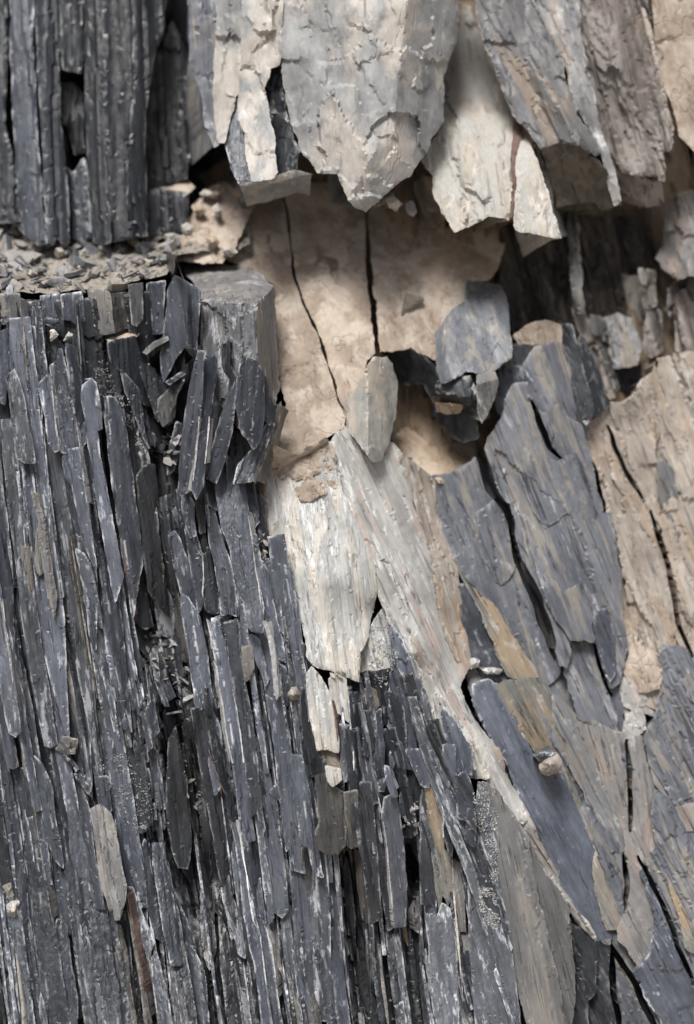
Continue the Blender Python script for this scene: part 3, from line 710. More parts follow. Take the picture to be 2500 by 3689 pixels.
br = thing('brown_slab', 'rough reddish brown slab wedged between leaning grey slab and smooth tan slab', 'rock slab', (2330, 650, .3))
slab('front_plate', T(2, 1000, -520, 1330, -520, 1375, 100, 1395, 200, 1412, 330, 1440, 450, 1470, 560, 1468, 680, 1432, 690, 1440, 822, 1400, 800, 1330, 790, 1250, 780, 1205, 690, 1160, 640, 1112, 400, 1062, 150), TC(2, 1060, 0, .30, 1320, 0, .27, 1240, 300, .235, 1400, 300, .25, 1300, 780, .23, 1440, 810, .24, 1150, 640, .27, 1465, 600, .26), .09, M['rust'], br, res=9, jag=8, amp=.008, fa=35, fl=7, terr=.005, tfreq=4, ang=14, bevd=.004, fb=.006, rib=.002, ribw=34, segl=300, grow=3, fac=.011, facs=120, fstr=2.2)
slab('lower_piece', T(2, 1180, 690, 1250, 785, 1320, 795, 1425, 830, 1432, 930, 1370, 940, 1300, 900, 1235, 850), TC(2, 1180, 690, .27, 1320, 800, .26, 1430, 830, .27, 1370, 940, .32, 1240, 860, .31), .08, M['rust'], br, res=9, jag=6, amp=.008, fa=40, fl=15, ang=14)
slab('edge_strip', T(2, 1335, 30, 1350, 40, 1400, 200, 1425, 330, 1478, 590, 1465, 690, 1450, 560, 1405, 330), TC(2, 1335, 30, .252, 1400, 200, .238, 1470, 600, .245, 1450, 560, .236), .03, M['tanrock'], br, res=8, jag=4)
ts = thing('tan_slab', 'smooth buff tan slab beside the reddish brown slab', 'rock slab', (2450, 520, .3))
slab('front_plate', T(2, 1335, -520, 1700, -520, 1700, 760, 1600, 700, 1575, 690, 1540, 650, 1510, 622, 1472, 480, 1415, 330, 1395, 150), TC(2, 1335, -520, .26, 1700, -520, .30, 1420, 330, .25, 1575, 690, .22, 1700, 760, .25, 1575, 300, .25), .08, M['clay'], ts, res=9, jag=4, amp=.003, fa=20, fl=8, terr=.0, ang=16, bevd=.003, fac=.005, facs=140, fstr=2)

# dark recess below them
rc = thing('recess_slates', 'shadowed dark brown slates inside the recess under leaning slab', 'rock', (2000, 1250, .4))
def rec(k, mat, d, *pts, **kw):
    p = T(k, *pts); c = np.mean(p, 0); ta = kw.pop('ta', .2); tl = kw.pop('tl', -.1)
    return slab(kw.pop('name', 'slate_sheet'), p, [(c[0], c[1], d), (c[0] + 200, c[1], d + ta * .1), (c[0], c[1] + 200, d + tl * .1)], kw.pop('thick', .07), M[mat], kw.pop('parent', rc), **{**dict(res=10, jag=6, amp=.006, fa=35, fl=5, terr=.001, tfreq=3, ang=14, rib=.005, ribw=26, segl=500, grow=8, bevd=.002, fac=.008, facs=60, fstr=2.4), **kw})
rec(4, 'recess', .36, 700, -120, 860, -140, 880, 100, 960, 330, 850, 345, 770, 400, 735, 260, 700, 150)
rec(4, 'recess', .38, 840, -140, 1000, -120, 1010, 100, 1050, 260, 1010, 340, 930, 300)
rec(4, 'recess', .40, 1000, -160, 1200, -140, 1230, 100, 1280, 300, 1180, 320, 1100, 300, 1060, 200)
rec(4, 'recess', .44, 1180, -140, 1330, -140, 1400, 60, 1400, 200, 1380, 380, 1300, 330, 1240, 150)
rec(4, 'slate_dust', .345, 990, -520, 1015, -520, 1060, 200, 1065, 285, 1045, 280, 1025, 120, ta=-.3, thick=.04)
rec(4, 'rust', .36, 1030, 270, 1070, 278, 1130, 380, 1190, 500, 1220, 630, 1215, 665, 1180, 672, 1150, 640, 1110, 480, 1050, 350, name='spike', thick=.05)  # tan recess pieces take this darker brown to paint in their shade
rec(4, 'slate_brown', .345, 1110, 300, 1170, 330, 1210, 520, 1228, 640, 1195, 560, 1140, 400, thick=.05)
rec(4, 'ochre', .36, 1170, 310, 1230, 290, 1290, 320, 1325, 440, 1312, 515, 1215, 532, 1190, 430, name='block_top', tl=-.4)
rec(4, 'slate_bare', .355, 1212, 535, 1262, 525, 1325, 515, 1342, 640, 1280, 652, 1225, 600, name='block_foot', tl=.3)  # shaded underside of the block, painted as a dark piece
rec(4, 'rust', .42, 1240, 120, 1330, 130, 1380, 300, 1370, 380, 1290, 310)
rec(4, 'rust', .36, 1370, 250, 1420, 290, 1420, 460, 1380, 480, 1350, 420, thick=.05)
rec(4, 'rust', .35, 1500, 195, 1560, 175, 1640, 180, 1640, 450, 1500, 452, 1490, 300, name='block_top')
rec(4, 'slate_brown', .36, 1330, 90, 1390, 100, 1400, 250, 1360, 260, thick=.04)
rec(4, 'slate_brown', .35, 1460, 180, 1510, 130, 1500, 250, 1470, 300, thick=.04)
fb_ = thing('buff_block', 'buff rounded block below the smooth tan slab', 'rock', (2450, 1010, .3))
slab('block_top', T(2, 1430, 1120, 1450, 930, 1520, 870, 1650, 850, 1650, 1340) + T(4, 1570, 120, 1500, 142, 1430, 85, 1395, 40), TC(2, 1430, 1120, .36, 1450, 930, .36, 1650, 850, .33, 1600, 1150, .28, 1500, 1280, .29), .1, M['pinkgrey'], fb_, res=9, jag=8, amp=.006, fa=25, fl=12, ang=14, bevd=.003, fb=.004, fac=.012, facs=90)
# ------------------------------------------------------------------ middle of the face: pale slab, mottled ramp, overlapping right-hand sheets
ps = thing('pale_slab', 'whitish streaked slate slab below the clay wall, its foot snapped off', 'rock slab', (1200, 2430, .0))
ps_ctrl = [(960, 1700, .085), (1200, 1620, .075), (950, 1900, .045), (1250, 1850, .05), (1000, 2150, .02), (1200, 2100, .005), (1340, 2150, .03), (1100, 2400, -.025), (1290, 2430, -.02), (1360, 2200, .05)]
pale_poly = T(3, 1200, 1005, 1260, 960, 1330, 965, 1440, 900, 1485, 870, 1520, 1010, 1560, 1120, 1575, 1150) + T(6, 10, 60, 60, 160, 120, 320, 128, 420, 110, 500, 90, 620, 50, 690, 50, 820, 0, 800) + T(5, 1520, 775, 1440, 750, 1405, 715, 1380, 560, 1330, 540, 1300, 420, 1250, 260, 1200, 80, 1185, 10)
slab('front_plate', pale_poly, ps_ctrl, .07, M['pale'], ps, res=7, jag=4, amp=.003, fa=40, fl=4, terr=.0014, tfreq=4, ang=7, bevd=.003, fb=.003, rib=.0012, ribw=26, segl=600, grow=8, fac=.0025, facs=110, fstr=4)
slab('side_sheet', T(5, 1250, 240, 1290, 290, 1312, 420, 1325, 560, 1318, 590, 1290, 560, 1270, 420), [(1000, 2200, .022), (1040, 2200, .025), (1020, 2050, .03)], .05, M['pale'], ps, res=8, jag=3, ang=8)
slab('clay_flake', T(3, 1160, 1000, 1200, 1000, 1215, 1197, 1190, 1197, 1165, 1100), [(945, 1750, .07), (960, 1850, .05), (935, 1800, .07)], .03, M['clay'], ps, res=7, jag=6, amp=.004, fa=60, fl=60)
slab('clay_flake', T(12, 1120, 800, 1160, 780, 1200, 1000, 1260, 1280, 1240, 1300, 1180, 1100, 1110, 1000), [(960, 1880, .04), (990, 2000, .022), (940, 1900, .042)], .03, M['clay'], ps, res=6, jag=6, amp=.004, fa=60, fl=60)
slab('clay_flake', T(12, 1230, 1380, 1290, 1500, 1320, 1800, 1330, 2100, 1300, 2000, 1270, 1700), [(1000, 2080, .02), (1020, 2250, .005), (1030, 2100, .022)], .03, M['clay'], ps, res=6, jag=6, amp=.004, fa=60, fl=60)
slab('pale_strip', T(18, 1020, 520, 1090, 490, 1130, 750, 1152, 950, 1142, 1045, 1098, 1045, 1068, 850, 1038, 680), [(1040, 2150, .002), (1060, 2250, -.004), (1020, 2100, .008)], .04, M['pale'], ps, res=7, jag=3, amp=.002, ang=8)

# spoon-shaped stone and the stones over the dark hollow
def rock1(name, label, cat, poly, ctrl, thick, mat, **kw):
    o = slab(name, poly, ctrl, thick, M[mat], None, **{**dict(res=8, jag=5, amp=.003, fa=25, fl=12, terr=.001, tfreq=3, bevd=.002, bev=8, fac=.011, facs=75, grow=4), **kw})
    return tag(o, label, cat)
rock1('wedge_stone', 'grey green wedge-shaped stone tapering down between two cracks in clay wall', 'stone', T(4, 75, 560, 120, 490, 180, 488, 205, 520, 226, 620, 216, 750, 192, 870, 155, 955, 115, 962, 50, 870, 0, 790, -30, 690, 0, 670, 40, 640),
      None, .09, 'wedge', ang=0, fac=.004, facs=150, planes=[TC(4, 90, 560, .095, 226, 620, .165, 130, 950, .075), TC(4, 75, 560, .10, 0, 690, .12, 110, 900, .055)])
rock1('curved_stone', 'smooth dark grey curved stone jutting over the hollow', 'stone', T(4, 545, 145, 600, 150, 700, 165, 722, 240, 745, 400, 745, 490, 690, 530, 600, 562, 540, 550, 480, 582, 430, 602, 410, 540, 404, 380, 470, 290, 540, 240),
      None, .11, 'greyslab', ang=10, fb=.001, fac=.003, facs=170, planes=[TC(4, 410, 400, .195, 740, 400, .205, 560, 580, .15), TC(4, 545, 145, .30, 700, 165, .295, 600, 330, .18), TC(4, 404, 380, .215, 470, 290, .215, 520, 420, .165)])
rock1('slanting_stone', 'blackish slanting stone arm reaching from cracked clay wall to curved stone', 'stone', T(4, 190, 470, 290, 440, 330, 470, 395, 520, 425, 605, 400, 695, 345, 605, 280, 612, 225, 612, 200, 560),
      TC(4, 190, 470, .25, 390, 520, .20, 320, 610, .24), .07, 'slate_dark', ang=10, fac=.004, facs=110)  # dark underside of the curved stone, its shade given as near-black colour
rock1('hollow_stone', 'blackish underside stone tucked below the curved grey stone', 'stone', T(4, 410, 600, 480, 580, 560, 572, 592, 640, 578, 738, 480, 704, 395, 692), None, .09, 'slate_dark', ang=10, fac=.005, facs=100, planes=[TC(4, 420, 600, .165, 580, 590, .15, 480, 700, .15), TC(4, 400, 690, .19, 580, 735, .19, 480, 660, .15)])  # near-black colour paints the shade of the hollow onto this stone
rock1('capped_fragment', 'small pale capped fragment at the tip of hollow stones', 'stone', T(4, 590, 565, 640, 548, 668, 556, 686, 600, 672, 660, 650, 712, 612, 786, 598, 745, 588, 650), None, .06, 'slate_dust', jag=3, res=6, fac=.003, facs=60, planes=[TC(4, 590, 600, .13, 686, 610, .14, 612, 780, .14), TC(4, 590, 562, .16, 668, 556, .16, 640, 610, .125)])
rock1('lower_hollow_stone', 'dark rounded stone at the back of hollow beside black crack', 'stone', T(4, 390, 690, 430, 700, 520, 705, 572, 745, 596, 850, 530, 872, 460, 838, 412, 775), TC(4, 390, 690, .24, 596, 850, .20, 460, 838, .23), .09, 'slate_dark', jag=4, ang=12, fac=.004, facs=130)
rock1('tan_lip', 'thin tan lip of clay under the dark hollow stone', 'stone', T(4, 400, 695, 460, 700, 520, 710, 510, 735, 450, 742, 410, 722), TC(4, 400, 695, .165, 520, 710, .16, 450, 740, .18), .03, 'clay_warm', res=6, jag=3)
hf = thing('hollow_floor', 'warm brown clay back wall of the shadowed hollow', 'rock', (1600, 1720, .25))
slab('clay_slab', T(4, 190, 600, 280, 600, 400, 690, 590, 860, 588, 940, 520, 1010, 500, 1040, 420, 1060, 390, 1040, 240, 920, 200, 860, 225, 700), TC(4, 190, 600, .42, 400, 690, .42, 590, 880, .31, 420, 1050, .18, 240, 900, .22, 400, 880, .31), .1, M['clay_warm'], hf, res=9, jag=6, amp=.005, fa=25, fl=20, fb=.005, ang=12)

# mottled ramp running down to the right
rp = thing('mottled_ramp', 'long pale mottled slab running diagonally down from the wedge stone', 'rock slab', (1800, 3000, .05))
rp_ctrl = [(1260, 1560, .105), (1340, 1660, .11), (1560, 1740, .19), (1270, 1850, .055), (1440, 1850, .12), (1570, 1950, .17), (1350, 2080, .03), (1500, 2100, .085), (1650, 2250, .15), (1500, 2350, .03), (1690, 2400, .13), (1600, 2550, .06),
           (1750, 2600, .10), (1740, 2740, .045), (1860, 2850, .08), (1900, 3000, .05), (2010, 3200, .06), (2090, 3330, .06), (2000, 3130, .07)]
slab('upper_plate', T(4, -20, 800, 50, 880, 110, 970, 160, 965, 195, 880, 240, 930, 260, 1040, 290, 1130, 305, 1197) + T(6, 340, 130, 385, 262, 396, 330, 410, 480, 440, 620, 500, 720, 540, 770, 505, 850, 540, 940, 600, 1040, 650, 1100, 690, 1197) + T(8, 720, 130, 800, 270, 820, 300, 800, 330, 700, 240, 640, 130, 578, 0) + T(6, 500, 1000, 430, 905, 330, 860, 262, 680, 200, 560, 150, 440, 132, 330, 62, 150, 0, 20) + T(3, 1560, 1100, 1520, 1000, 1500, 880),
     rp_ctrl, .08, M['mottle'], rp, res=8, jag=4, amp=.003, fa=35, fl=5, terr=.0025, tfreq=4, ang=24, bevd=.003, fb=.004, rib=.0018, ribw=30, segl=400, grow=8, fac=.003, facs=100, fstr=4)
slab('right_plate', T(4, 240, 925, 300, 970, 390, 1055, 392, 1120, 400, 1197) + T(6, 440, 140, 490, 310, 508, 420, 540, 650, 560, 735, 545, 765, 505, 720, 450, 620, 420, 480, 404, 330, 394, 262, 350, 130, 310, 0) + T(4, 296, 1130, 268, 1040), rp_ctrl, .08, M['tanrock'], rp, res=8, jag=4, amp=.004, fa=35, fl=5, terr=.0025, tfreq=4, ang=16, bevd=.003, fb=.003, rib=.0025, ribw=30, segl=300, grow=8, fac=.004, facs=90, fstr=3)
slab('lower_plate', T(8, 575, -40, 640, 130, 700, 245, 810, 402, 850, 520, 930, 620, 1000, 720, 1060, 800, 1130, 862, 1090, 780, 1050, 740, 965, 620, 945, 540, 870, 400, 815, 285, 760, 200, 720, 130, 690, 0), rp_ctrl, .07, M['ramplow'], rp, res=7, jag=4, amp=.003, fa=40, fl=6, terr=.002, ang=33, rib=.002, ribw=22, segl=260, grow=3)
slab('pink_patch', T(6, 270, 580, 330, 640, 390, 740, 430, 850, 440, 900, 400, 880, 350, 800, 300, 690), [(c[0], c[1], c[2] - .004) for c in rp_ctrl], .03, M['tanrock'], rp, res=7, jag=8, ang=24)

# overlapping sheets on the right
rs = thing('right_sheets', 'blue grey overlapping slate sheets right of the mottled ramp', 'rock sheets', (1950, 2700, .2))
Rd = rbf([(1600, 1760, .205), (1650, 2000, .18), (1700, 2400, .135), (1760, 2600, .105), (1900, 3000, .07), (2050, 3250, .08), (2000, 1450, .22), (1830, 1900, .20), (2000, 2000, .195), (2100, 2400, .18), (1950, 2500, .15), (2100, 2900, .135),
          (2250, 2700, .165), (2300, 3200, .125), (2450, 2600, .19), (2500, 3400, .115), (2200, 3700, .085), (2200, 1900, .23), (2300, 1500, .27), (2500, 1400, .28), (2450, 2000, .25), (2300, 2300, .22), (2000, 3700, .06), (2650, 2500, .2)])
GR2 = [([16, 15, 14, 12, 7, 9, 18, 16, 8], T(4, 590, 760, 600, 900, 655, 1080, 730, 1175) + T(6, 750, 160, 775, 280, 860, 450, 895, 560, 945, 725)), (4, T(6, 1118, 655, 1150, 750, 1195, 880)), (5, T(6, 1270, 1100) + T(8, 1282, 180, 1288, 370)), (7, T(8, 1250, 480, 1268, 600, 1262, 720)),
       (7, T(8, 1196, 900, 1205, 1100, 1240, 1300)), (8, T(8, 1200, 885, 1300, 1060, 1420, 1300)), (5, T(6, 1385, 60, 1465, 330, 1505, 560, 1565, 710)), (5, T(4, 1180, 800, 1260, 1000, 1345, 1135)), (8, T(4, 840, 690, 880, 800, 920, 900, 965, 945)),
       (5, T(8, 1345, 530, 1430, 700, 1500, 880, 1575, 1060)), (4, T(6, 505, 815, 545, 930, 640, 1080)), (5, T(8, 1330, 500, 1350, 540, 1400, 640))]
GR2 = [crack_path(hw, pl, 300 + i_) for i_, (hw, pl) in enumerate(GR2)]
def groove2(x, y): return crack_depth(GR2, np.asarray(x, float), np.asarray(y, float), .08)[0]
def core(par, mat, poly, ctrl, **kw):
    return slab('rock_core', poly, ctrl, .10, M[mat], par, **{**dict(res=9, jag=6, amp=.004, fa=35, fl=4, terr=.002, tfreq=4, bevd=.004, rib=.004, ribw=30, segl=420, lines=GR2), **kw})
core(rs, 'greyslab', [(1570, 1740), (1700, 1660), (1790, 1700), (1850, 1450), (2080, 1400), (2200, 2200), (2250, 2600), (2330, 3000), (2560, 3400), (2620, 3800), (2000, 3800), (2050, 3400), (1950, 3180), (1850, 2950), (1730, 2650), (1640, 2250)],
     None, dfun=lambda x, y: Rd(x, y) + .012 + groove2(x, y), ang=24, fac=.006, facs=120, fstr=3)
def Mdep(x, y): return Rd(x, y) - .004 - .04 * np.clip((2290 - x) / 420, 0, 1) + groove2(x, y)
def sheet(mat, d, poly, **kw):
    poly = list(poly); c = np.mean(poly, 0); ta = kw.pop('ta', .25); tl = kw.pop('tl', -.22)
    par = kw.pop('parent', rs); nm = kw.pop('name', 'slate_sheet')
    kw.setdefault('off', None); off = kw.pop('off')
    rc_ = float(Rd(np.array([c[0]]), np.array([c[1]]))[0])
    if off is None: off = float(np.clip((d - rc_) * .22, -.009, .009)) - .003
    ex = (ta - .2) * .06 / 100 * 2
    if 'dfun' not in kw and par is not cn_[0]:
        kw['dfun'] = lambda x, y: Rd(x, y) + off + ex * (x - c[0]) * .5 + groove2(x, y)
    return slab(nm, poly, [(c[0], c[1], d), (c[0] + 200, c[1], d + ta * .1), (c[0], c[1] + 200, d + tl * .1)], kw.pop('thick', .06), M[mat], par,
                **{**dict(res=8, jag=6, amp=.002, fa=35, fl=4, terr=.0014, tfreq=4, bevd=.001, bev=6, fb=.0015, rib=.0012, ribw=44, segl=1200, grow=12, fac=.003, facs=150, fstr=4, lines=GR2, taper=.08), **kw})
cn_ = [None]
sheet('greyslab', .20, T(4, 385, 1040, 440, 1030, 500, 1020, 530, 1000, 590, 945, 640, 1020, 700, 1120, 740, 1170) + T(6, 750, 100, 765, 260, 830, 400, 890, 500, 930, 660, 960, 750, 940, 800, 890, 830, 800, 720, 690, 520, 600, 400, 540, 330, 480, 230, 440, 140, 400, 0))
sheet('greyslab', .185, T(6, 600, 60, 680, 10, 750, 120, 755, 300, 700, 370, 640, 280, 610, 180), thick=.03)
sheet('slate', .15, T(6, 508, 400, 560, 388, 620, 480, 660, 640, 715, 765, 640, 765, 565, 725, 540, 600))
sheet('green', .165, T(6, 490, 240, 545, 330, 620, 415, 700, 548, 780, 675, 860, 800, 800, 810, 740, 790, 700, 720, 640, 560, 560, 400), ang=30)
sheet('greyslab', .18, T(4, 705, 740, 735, 640, 765, 608, 830, 610, 850, 650, 830, 700, 900, 740, 960, 700, 1000, 760, 1060, 800, 1095, 900, 1130, 1050, 1160, 1197) + T(6, 1200, 60, 1210, 200, 1250, 350, 1250, 530, 1275, 680, 1235, 830, 1195, 855, 1150, 752, 1118, 655, 1016, 643, 1015, 690, 1000, 765, 968, 755, 945, 680, 910, 560, 880, 450, 820, 370, 790, 270, 760, 160, 748, 20) + T(4, 745, 1150, 700, 1120, 668, 1040, 628, 900, 640, 850, 690, 780), ta=.2, tl=-.2, fac=.004, facs=190, dfun=Mdep, grow=3)
sheet('greyslab', .2, T(6, 900, 330, 980, 420, 1060, 380, 1120, 500, 1118, 645, 1016, 640, 960, 560, 900, 450), dfun=lambda x, y: Mdep(x, y) - .004, thick=.02, grow=0)
sheet('greyslab', .2, T(4, 830, 900, 960, 960, 1050, 900, 1100, 1060, 1140, 1197) + T(6, 1120, 100, 1000, 60, 900, 130, 840, 40) + T(4, 800, 1050), dfun=lambda x, y: Mdep(x, y) - .0035, thick=.02, grow=0)
sheet('slate_blue', .2, T(6, 1120, 520, 1190, 480, 1215, 640, 1220, 780, 1195, 850, 1150, 750, 1120, 650), dfun=lambda x, y: Mdep(x, y) - .006, thick=.02, grow=0)
sheet('greyslab', .20, T(4, 860, 450, 960, 430, 1000, 500, 1040, 640, 1085, 800, 1060, 860, 1000, 800, 960, 720, 900, 760, 840, 690, 850, 620, 800, 560, 840, 480), ta=.3, tl=-.25)
sheet('greyslab', .165, T(6, 1015, 690, 1020, 660, 1110, 662, 1140, 780, 1180, 900, 1212, 1000, 1205, 1065, 1130, 1005, 1060, 985, 1020, 850, 1000, 760), ta=.3)
sheet('clay', .25, T(4, 765, 392, 830, 350, 900, 330, 962, 350, 962, 432, 880, 446, 800, 442), name='clay_cap', ta=0, tl=-.9, thick=.05)
sheet('slate_dark', .24, T(4, 760, 440, 880, 446, 860, 500, 820, 540, 780, 530), jag=8)
sheet('slate_brown', .2, T(4, 735, 500, 755, 600, 765, 690, 740, 690, 728, 600), thick=.03, jag=3, name='splinter')
sheet('slate', .21, T(4, 700, 530, 800, 540, 830, 610, 760, 612, 735, 660, 700, 740, 680, 660), ta=.1)
sheet('slate_dark', .215, T(4, 960, 350, 1010, 350, 1060, 520, 1110, 720, 1085, 780, 1040, 640, 1000, 480, 965, 430), ta=-.3)
sheet('slate_dark', .225, T(4, 1060, 400, 1110, 480, 1150, 640, 1180, 700, 1120, 760, 1080, 640), ta=.1)
# debris shelf stones are loose things further down

# tan flank at the far right
tf = thing('tan_flank', 'crumbly tan and rusty rock flank right of the blue grey sheets', 'rock', (2350, 2400, .3))
def flank(mat, d, poly, **kw): return sheet(mat, d, poly, parent=tf, **{**dict(name='rock_piece', amp=.003, fa=28, fl=7, terr=.002, tfreq=4, jag=8, rib=.003, ribw=40, segl=500, fac=.006, facs=120, fstr=3, ta=.2, tl=-.2, fb=.006), **kw})
core(tf, 'tanrock', [(2090, 1520), (2250, 1440), (2400, 1280), (2660, 1250), (2660, 2600), (2400, 2480), (2250, 2600), (2220, 2200), (2180, 1800)], None, dfun=lambda x, y: Rd(x, y) + .012 + groove2(x, y), amp=.006, rib=.004, ang=20, fac=.008, facs=110, fstr=2.4)
flank('tanrock', .285, grow=1, poly=T(4, 1100, 770, 1180, 700, 1240, 690, 1330, 640, 1400, 500, 1440, 700, 1400, 900, 1420, 1197) + T(6, 1400, 60, 1460, 300, 1505, 500, 1530, 650, 1440, 672, 1425, 860, 1400, 950, 1320, 930, 1250, 900, 1240, 800, 1285, 680, 1258, 400, 1225, 200, 1200, 0) + T(4, 1140, 1000))
flank('tanrock', .29, grow=1, poly=T(4, 1405, 490, 1575, 465, 1700, 460, 1700, 1197) + T(6, 1700, 800, 1575, 690, 1545, 600, 1508, 480, 1465, 300, 1410, 80) + T(4, 1430, 1197, 1412, 900, 1450, 700))
flank('ochre', .27, T(4, 1420, 960, 1470, 1000, 1500, 1197) + T(6, 1520, 80, 1500, 160, 1470, 60, 1430, 0), thick=.04)
flank('tanrock', .265, T(4, 1180, 800, 1240, 850, 1270, 1000, 1340, 1130, 1320, 1150, 1230, 1040, 1190, 920), thick=.04)
flank('clay', .255, T(6, 1260, 520, 1340, 460, 1440, 500, 1480, 600, 1430, 680, 1415, 850, 1330, 860, 1270, 780, 1285, 680), amp=.006)
flank('mottle', .235, T(6, 1250, 830, 1300, 780, 1340, 850, 1410, 900, 1400, 960, 1300, 950, 1250, 920), thick=.05)
flank('mottle', .22, T(6, 1270, 980, 1330, 960, 1350, 1040, 1310, 1080, 1265, 1050), thick=.05)
flank('slate_dust', .26, T(6, 1195, 180, 1275, 170, 1270, 210, 1230, 245, 1205, 225), thick=.05)
flank('tanrock', .24, T(6, 1480, 500, 1520, 560, 1575, 680, 1575, 1000, 1540, 860, 1535, 700, 1500, 600), thick=.05)

# lower right
lr = thing('lower_right_sheets', 'steep streaked grey and ochre sheets along the foot of the right side', 'rock sheets', (2100, 3500, .1))
def low(mat, d, poly, **kw): return sheet(mat, d, poly, parent=lr, **{**dict(ta=.3, tl=-.12, ang=27), **kw})
low('slate_blue', .115, T(6, 580, 845, 640, 828, 690, 868, 780, 1050, 850, 1190) + T(8, 885, 100, 950, 150, 1000, 60, 1040, 100, 1080, 200, 1112, 330, 1132, 520, 1142, 700, 1192, 855, 1125, 862, 1060, 775, 1000, 680, 960, 600, 910, 480, 850, 365, 770, 150, 715, 10) + T(6, 640, 1060, 590, 920))
low('green', .15, T(6, 690, 850, 800, 815, 870, 830, 940, 890, 960, 1000, 940, 1120, 960, 1197) + T(8, 960, 20, 940, 140, 890, 90, 850, -10) + T(6, 780, 1030))
low('ochre', .155, T(6, 940, 890, 1010, 960, 1070, 1070, 1110, 1197) + T(8, 1180, 230, 1252, 425, 1280, 525, 1262, 700, 1240, 800, 1185, 810, 1140, 650, 1120, 350, 1085, 180, 1010, 50) + T(6, 950, 1100))
low('greyslab', .15, T(8, 1130, 360, 1200, 380, 1250, 520, 1245, 640, 1250, 790, 1185, 805, 1142, 650), thick=.04)
low('pinkgrey', .17, T(6, 1060, 990, 1200, 1060, 1260, 1080, 1275, 1197) + T(8, 1280, 200, 1285, 365, 1262, 440, 1180, 225, 1110, 0) + T(6, 1090, 1080), ang=14)
low('pinkgrey', .165, T(6, 1270, 1090, 1330, 1080, 1350, 1197) + T(8, 1380, 100, 1405, 220, 1382, 330, 1410, 450, 1360, 482, 1300, 385, 1292, 250, 1288, 0), ang=10)
low('greyslab', .19, T(6, 1440, 670, 1500, 675, 1575, 720, 1700, 760, 1700, 1300) + T(8, 1700, 300, 1575, 200, 1480, 240, 1420, 160, 1380, 60, 1360, -50) + T(6, 1420, 950), terr=.005)
low('ochre', .18, T(6, 1540, 820, 1580, 790, 1660, 830, 1660, 930, 1570, 900), thick=.03)
low('greyslab', .16, T(8, 1400, 190, 1480, 245, 1575, 230, 1700, 240, 1700, 900, 1600, 1000, 1575, 1010, 1500, 850, 1440, 700, 1380, 560, 1345, 510, 1400, 480, 1420, 450, 1395, 330), terr=.005)
low('rust', .145, T(8, 1490, 280, 1540, 255, 1650, 250, 1650, 360, 1500, 350), thick=.04)
low('green', .15, T(8, 1420, 380, 1500, 330, 1560, 420, 1620, 900, 1560, 900, 1480, 640), thick=.04)
low('pinkgrey', .12, T(8, 1268, 370, 1310, 385, 1362, 485, 1335, 515, 1340, 560, 1420, 720, 1400, 740, 1390, 930, 1330, 980, 1280, 900, 1240, 860, 1250, 800, 1285, 750, 1272, 620, 1282, 530), thick=.09)
low('slate_blue', .10, T(8, 1345, 540, 1400, 690, 1430, 740, 1500, 905, 1575, 1100, 1600, 1300, 1470, 1300, 1380, 1140, 1310, 1010, 1390, 935, 1405, 745), terr=.004)
low('greyslab', .11, T(8, 1440, 720, 1500, 880, 1575, 1040, 1700, 1000, 1700, 1300, 1600, 1290, 1510, 900), ta=.1)
low('slate_bare', .15, off=.03, poly=T(8, 1195, 905, 1240, 950, 1290, 1050, 1420, 1300, 1230, 1300, 1210, 1100))  # slab lying in shade, with the shade put into its colour
low('slate_dark', .10, T(8, 1110, 900, 1190, 870, 1195, 930, 1205, 1110, 1235, 1300, 1090, 1300, 1095, 1100), ta=-.3)  # this and the next dark pieces carry their shadow as colour
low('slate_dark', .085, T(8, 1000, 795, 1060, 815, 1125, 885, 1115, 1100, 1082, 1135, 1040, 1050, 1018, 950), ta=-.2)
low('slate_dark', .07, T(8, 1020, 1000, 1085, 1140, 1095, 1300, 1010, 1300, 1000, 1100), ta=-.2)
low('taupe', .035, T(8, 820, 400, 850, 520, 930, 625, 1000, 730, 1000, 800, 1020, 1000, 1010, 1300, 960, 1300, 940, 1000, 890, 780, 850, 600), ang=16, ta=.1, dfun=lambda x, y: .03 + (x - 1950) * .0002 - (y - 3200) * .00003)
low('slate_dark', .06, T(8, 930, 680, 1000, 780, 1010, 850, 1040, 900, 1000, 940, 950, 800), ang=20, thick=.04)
low('taupe', .0, T(8, 655, 185, 720, 262, 810, 402, 832, 560, 890, 800, 940, 1000, 985, 1300, 835, 1300, 760, 950, 700, 760, 688, 500, 680, 320), ang=12, terr=.0008, amp=.0014, ta=.05, fac=.002, dfun=lambda x, y: .0 + (x - 1850) * .0001 - (y - 3200) * .00003)

cn = cn_[0] = thing('corner_slates', 'limed dark slates in the corner between whitish slab and mottled ramp', 'slate', (1480, 2640, .02))
def corner(mat, d, *pts, **kw): return sheet(mat, d, T(6, *pts), parent=cn, **{**dict(ang=16, ta=.2, tl=-.15, rib=.003, ribw=18, segl=200, res=7, grow=4), **kw})
corner('pale', .035, 90, 600, 160, 500, 200, 560, 262, 690, 330, 870, 430, 910, 500, 1000, 600, 1130, 640, 1260, 240, 1260, 180, 900, 120, 800, 60, 830, 60, 720)
corner('slate_blue', .018, 195, 565, 235, 620, 285, 740, 325, 860, 300, 890, 250, 800, 205, 720)
corner('mottle', .012, 280, 760, 345, 870, 430, 905, 500, 995, 565, 1090, 580, 1220, 440, 1220, 330, 1000, 270, 900)
corner('slate', .0, 200, 740, 270, 860, 300, 1000, 330, 1220, 200, 1220, 190, 950)
corner('slate_blue', .0, 420, 920, 490, 1010, 560, 1120, 570, 1250, 480, 1240, 440, 1060)
corner('slate_dark', .005, 330, 1000, 380, 1010, 430, 1110, 440, 1240, 340, 1240)

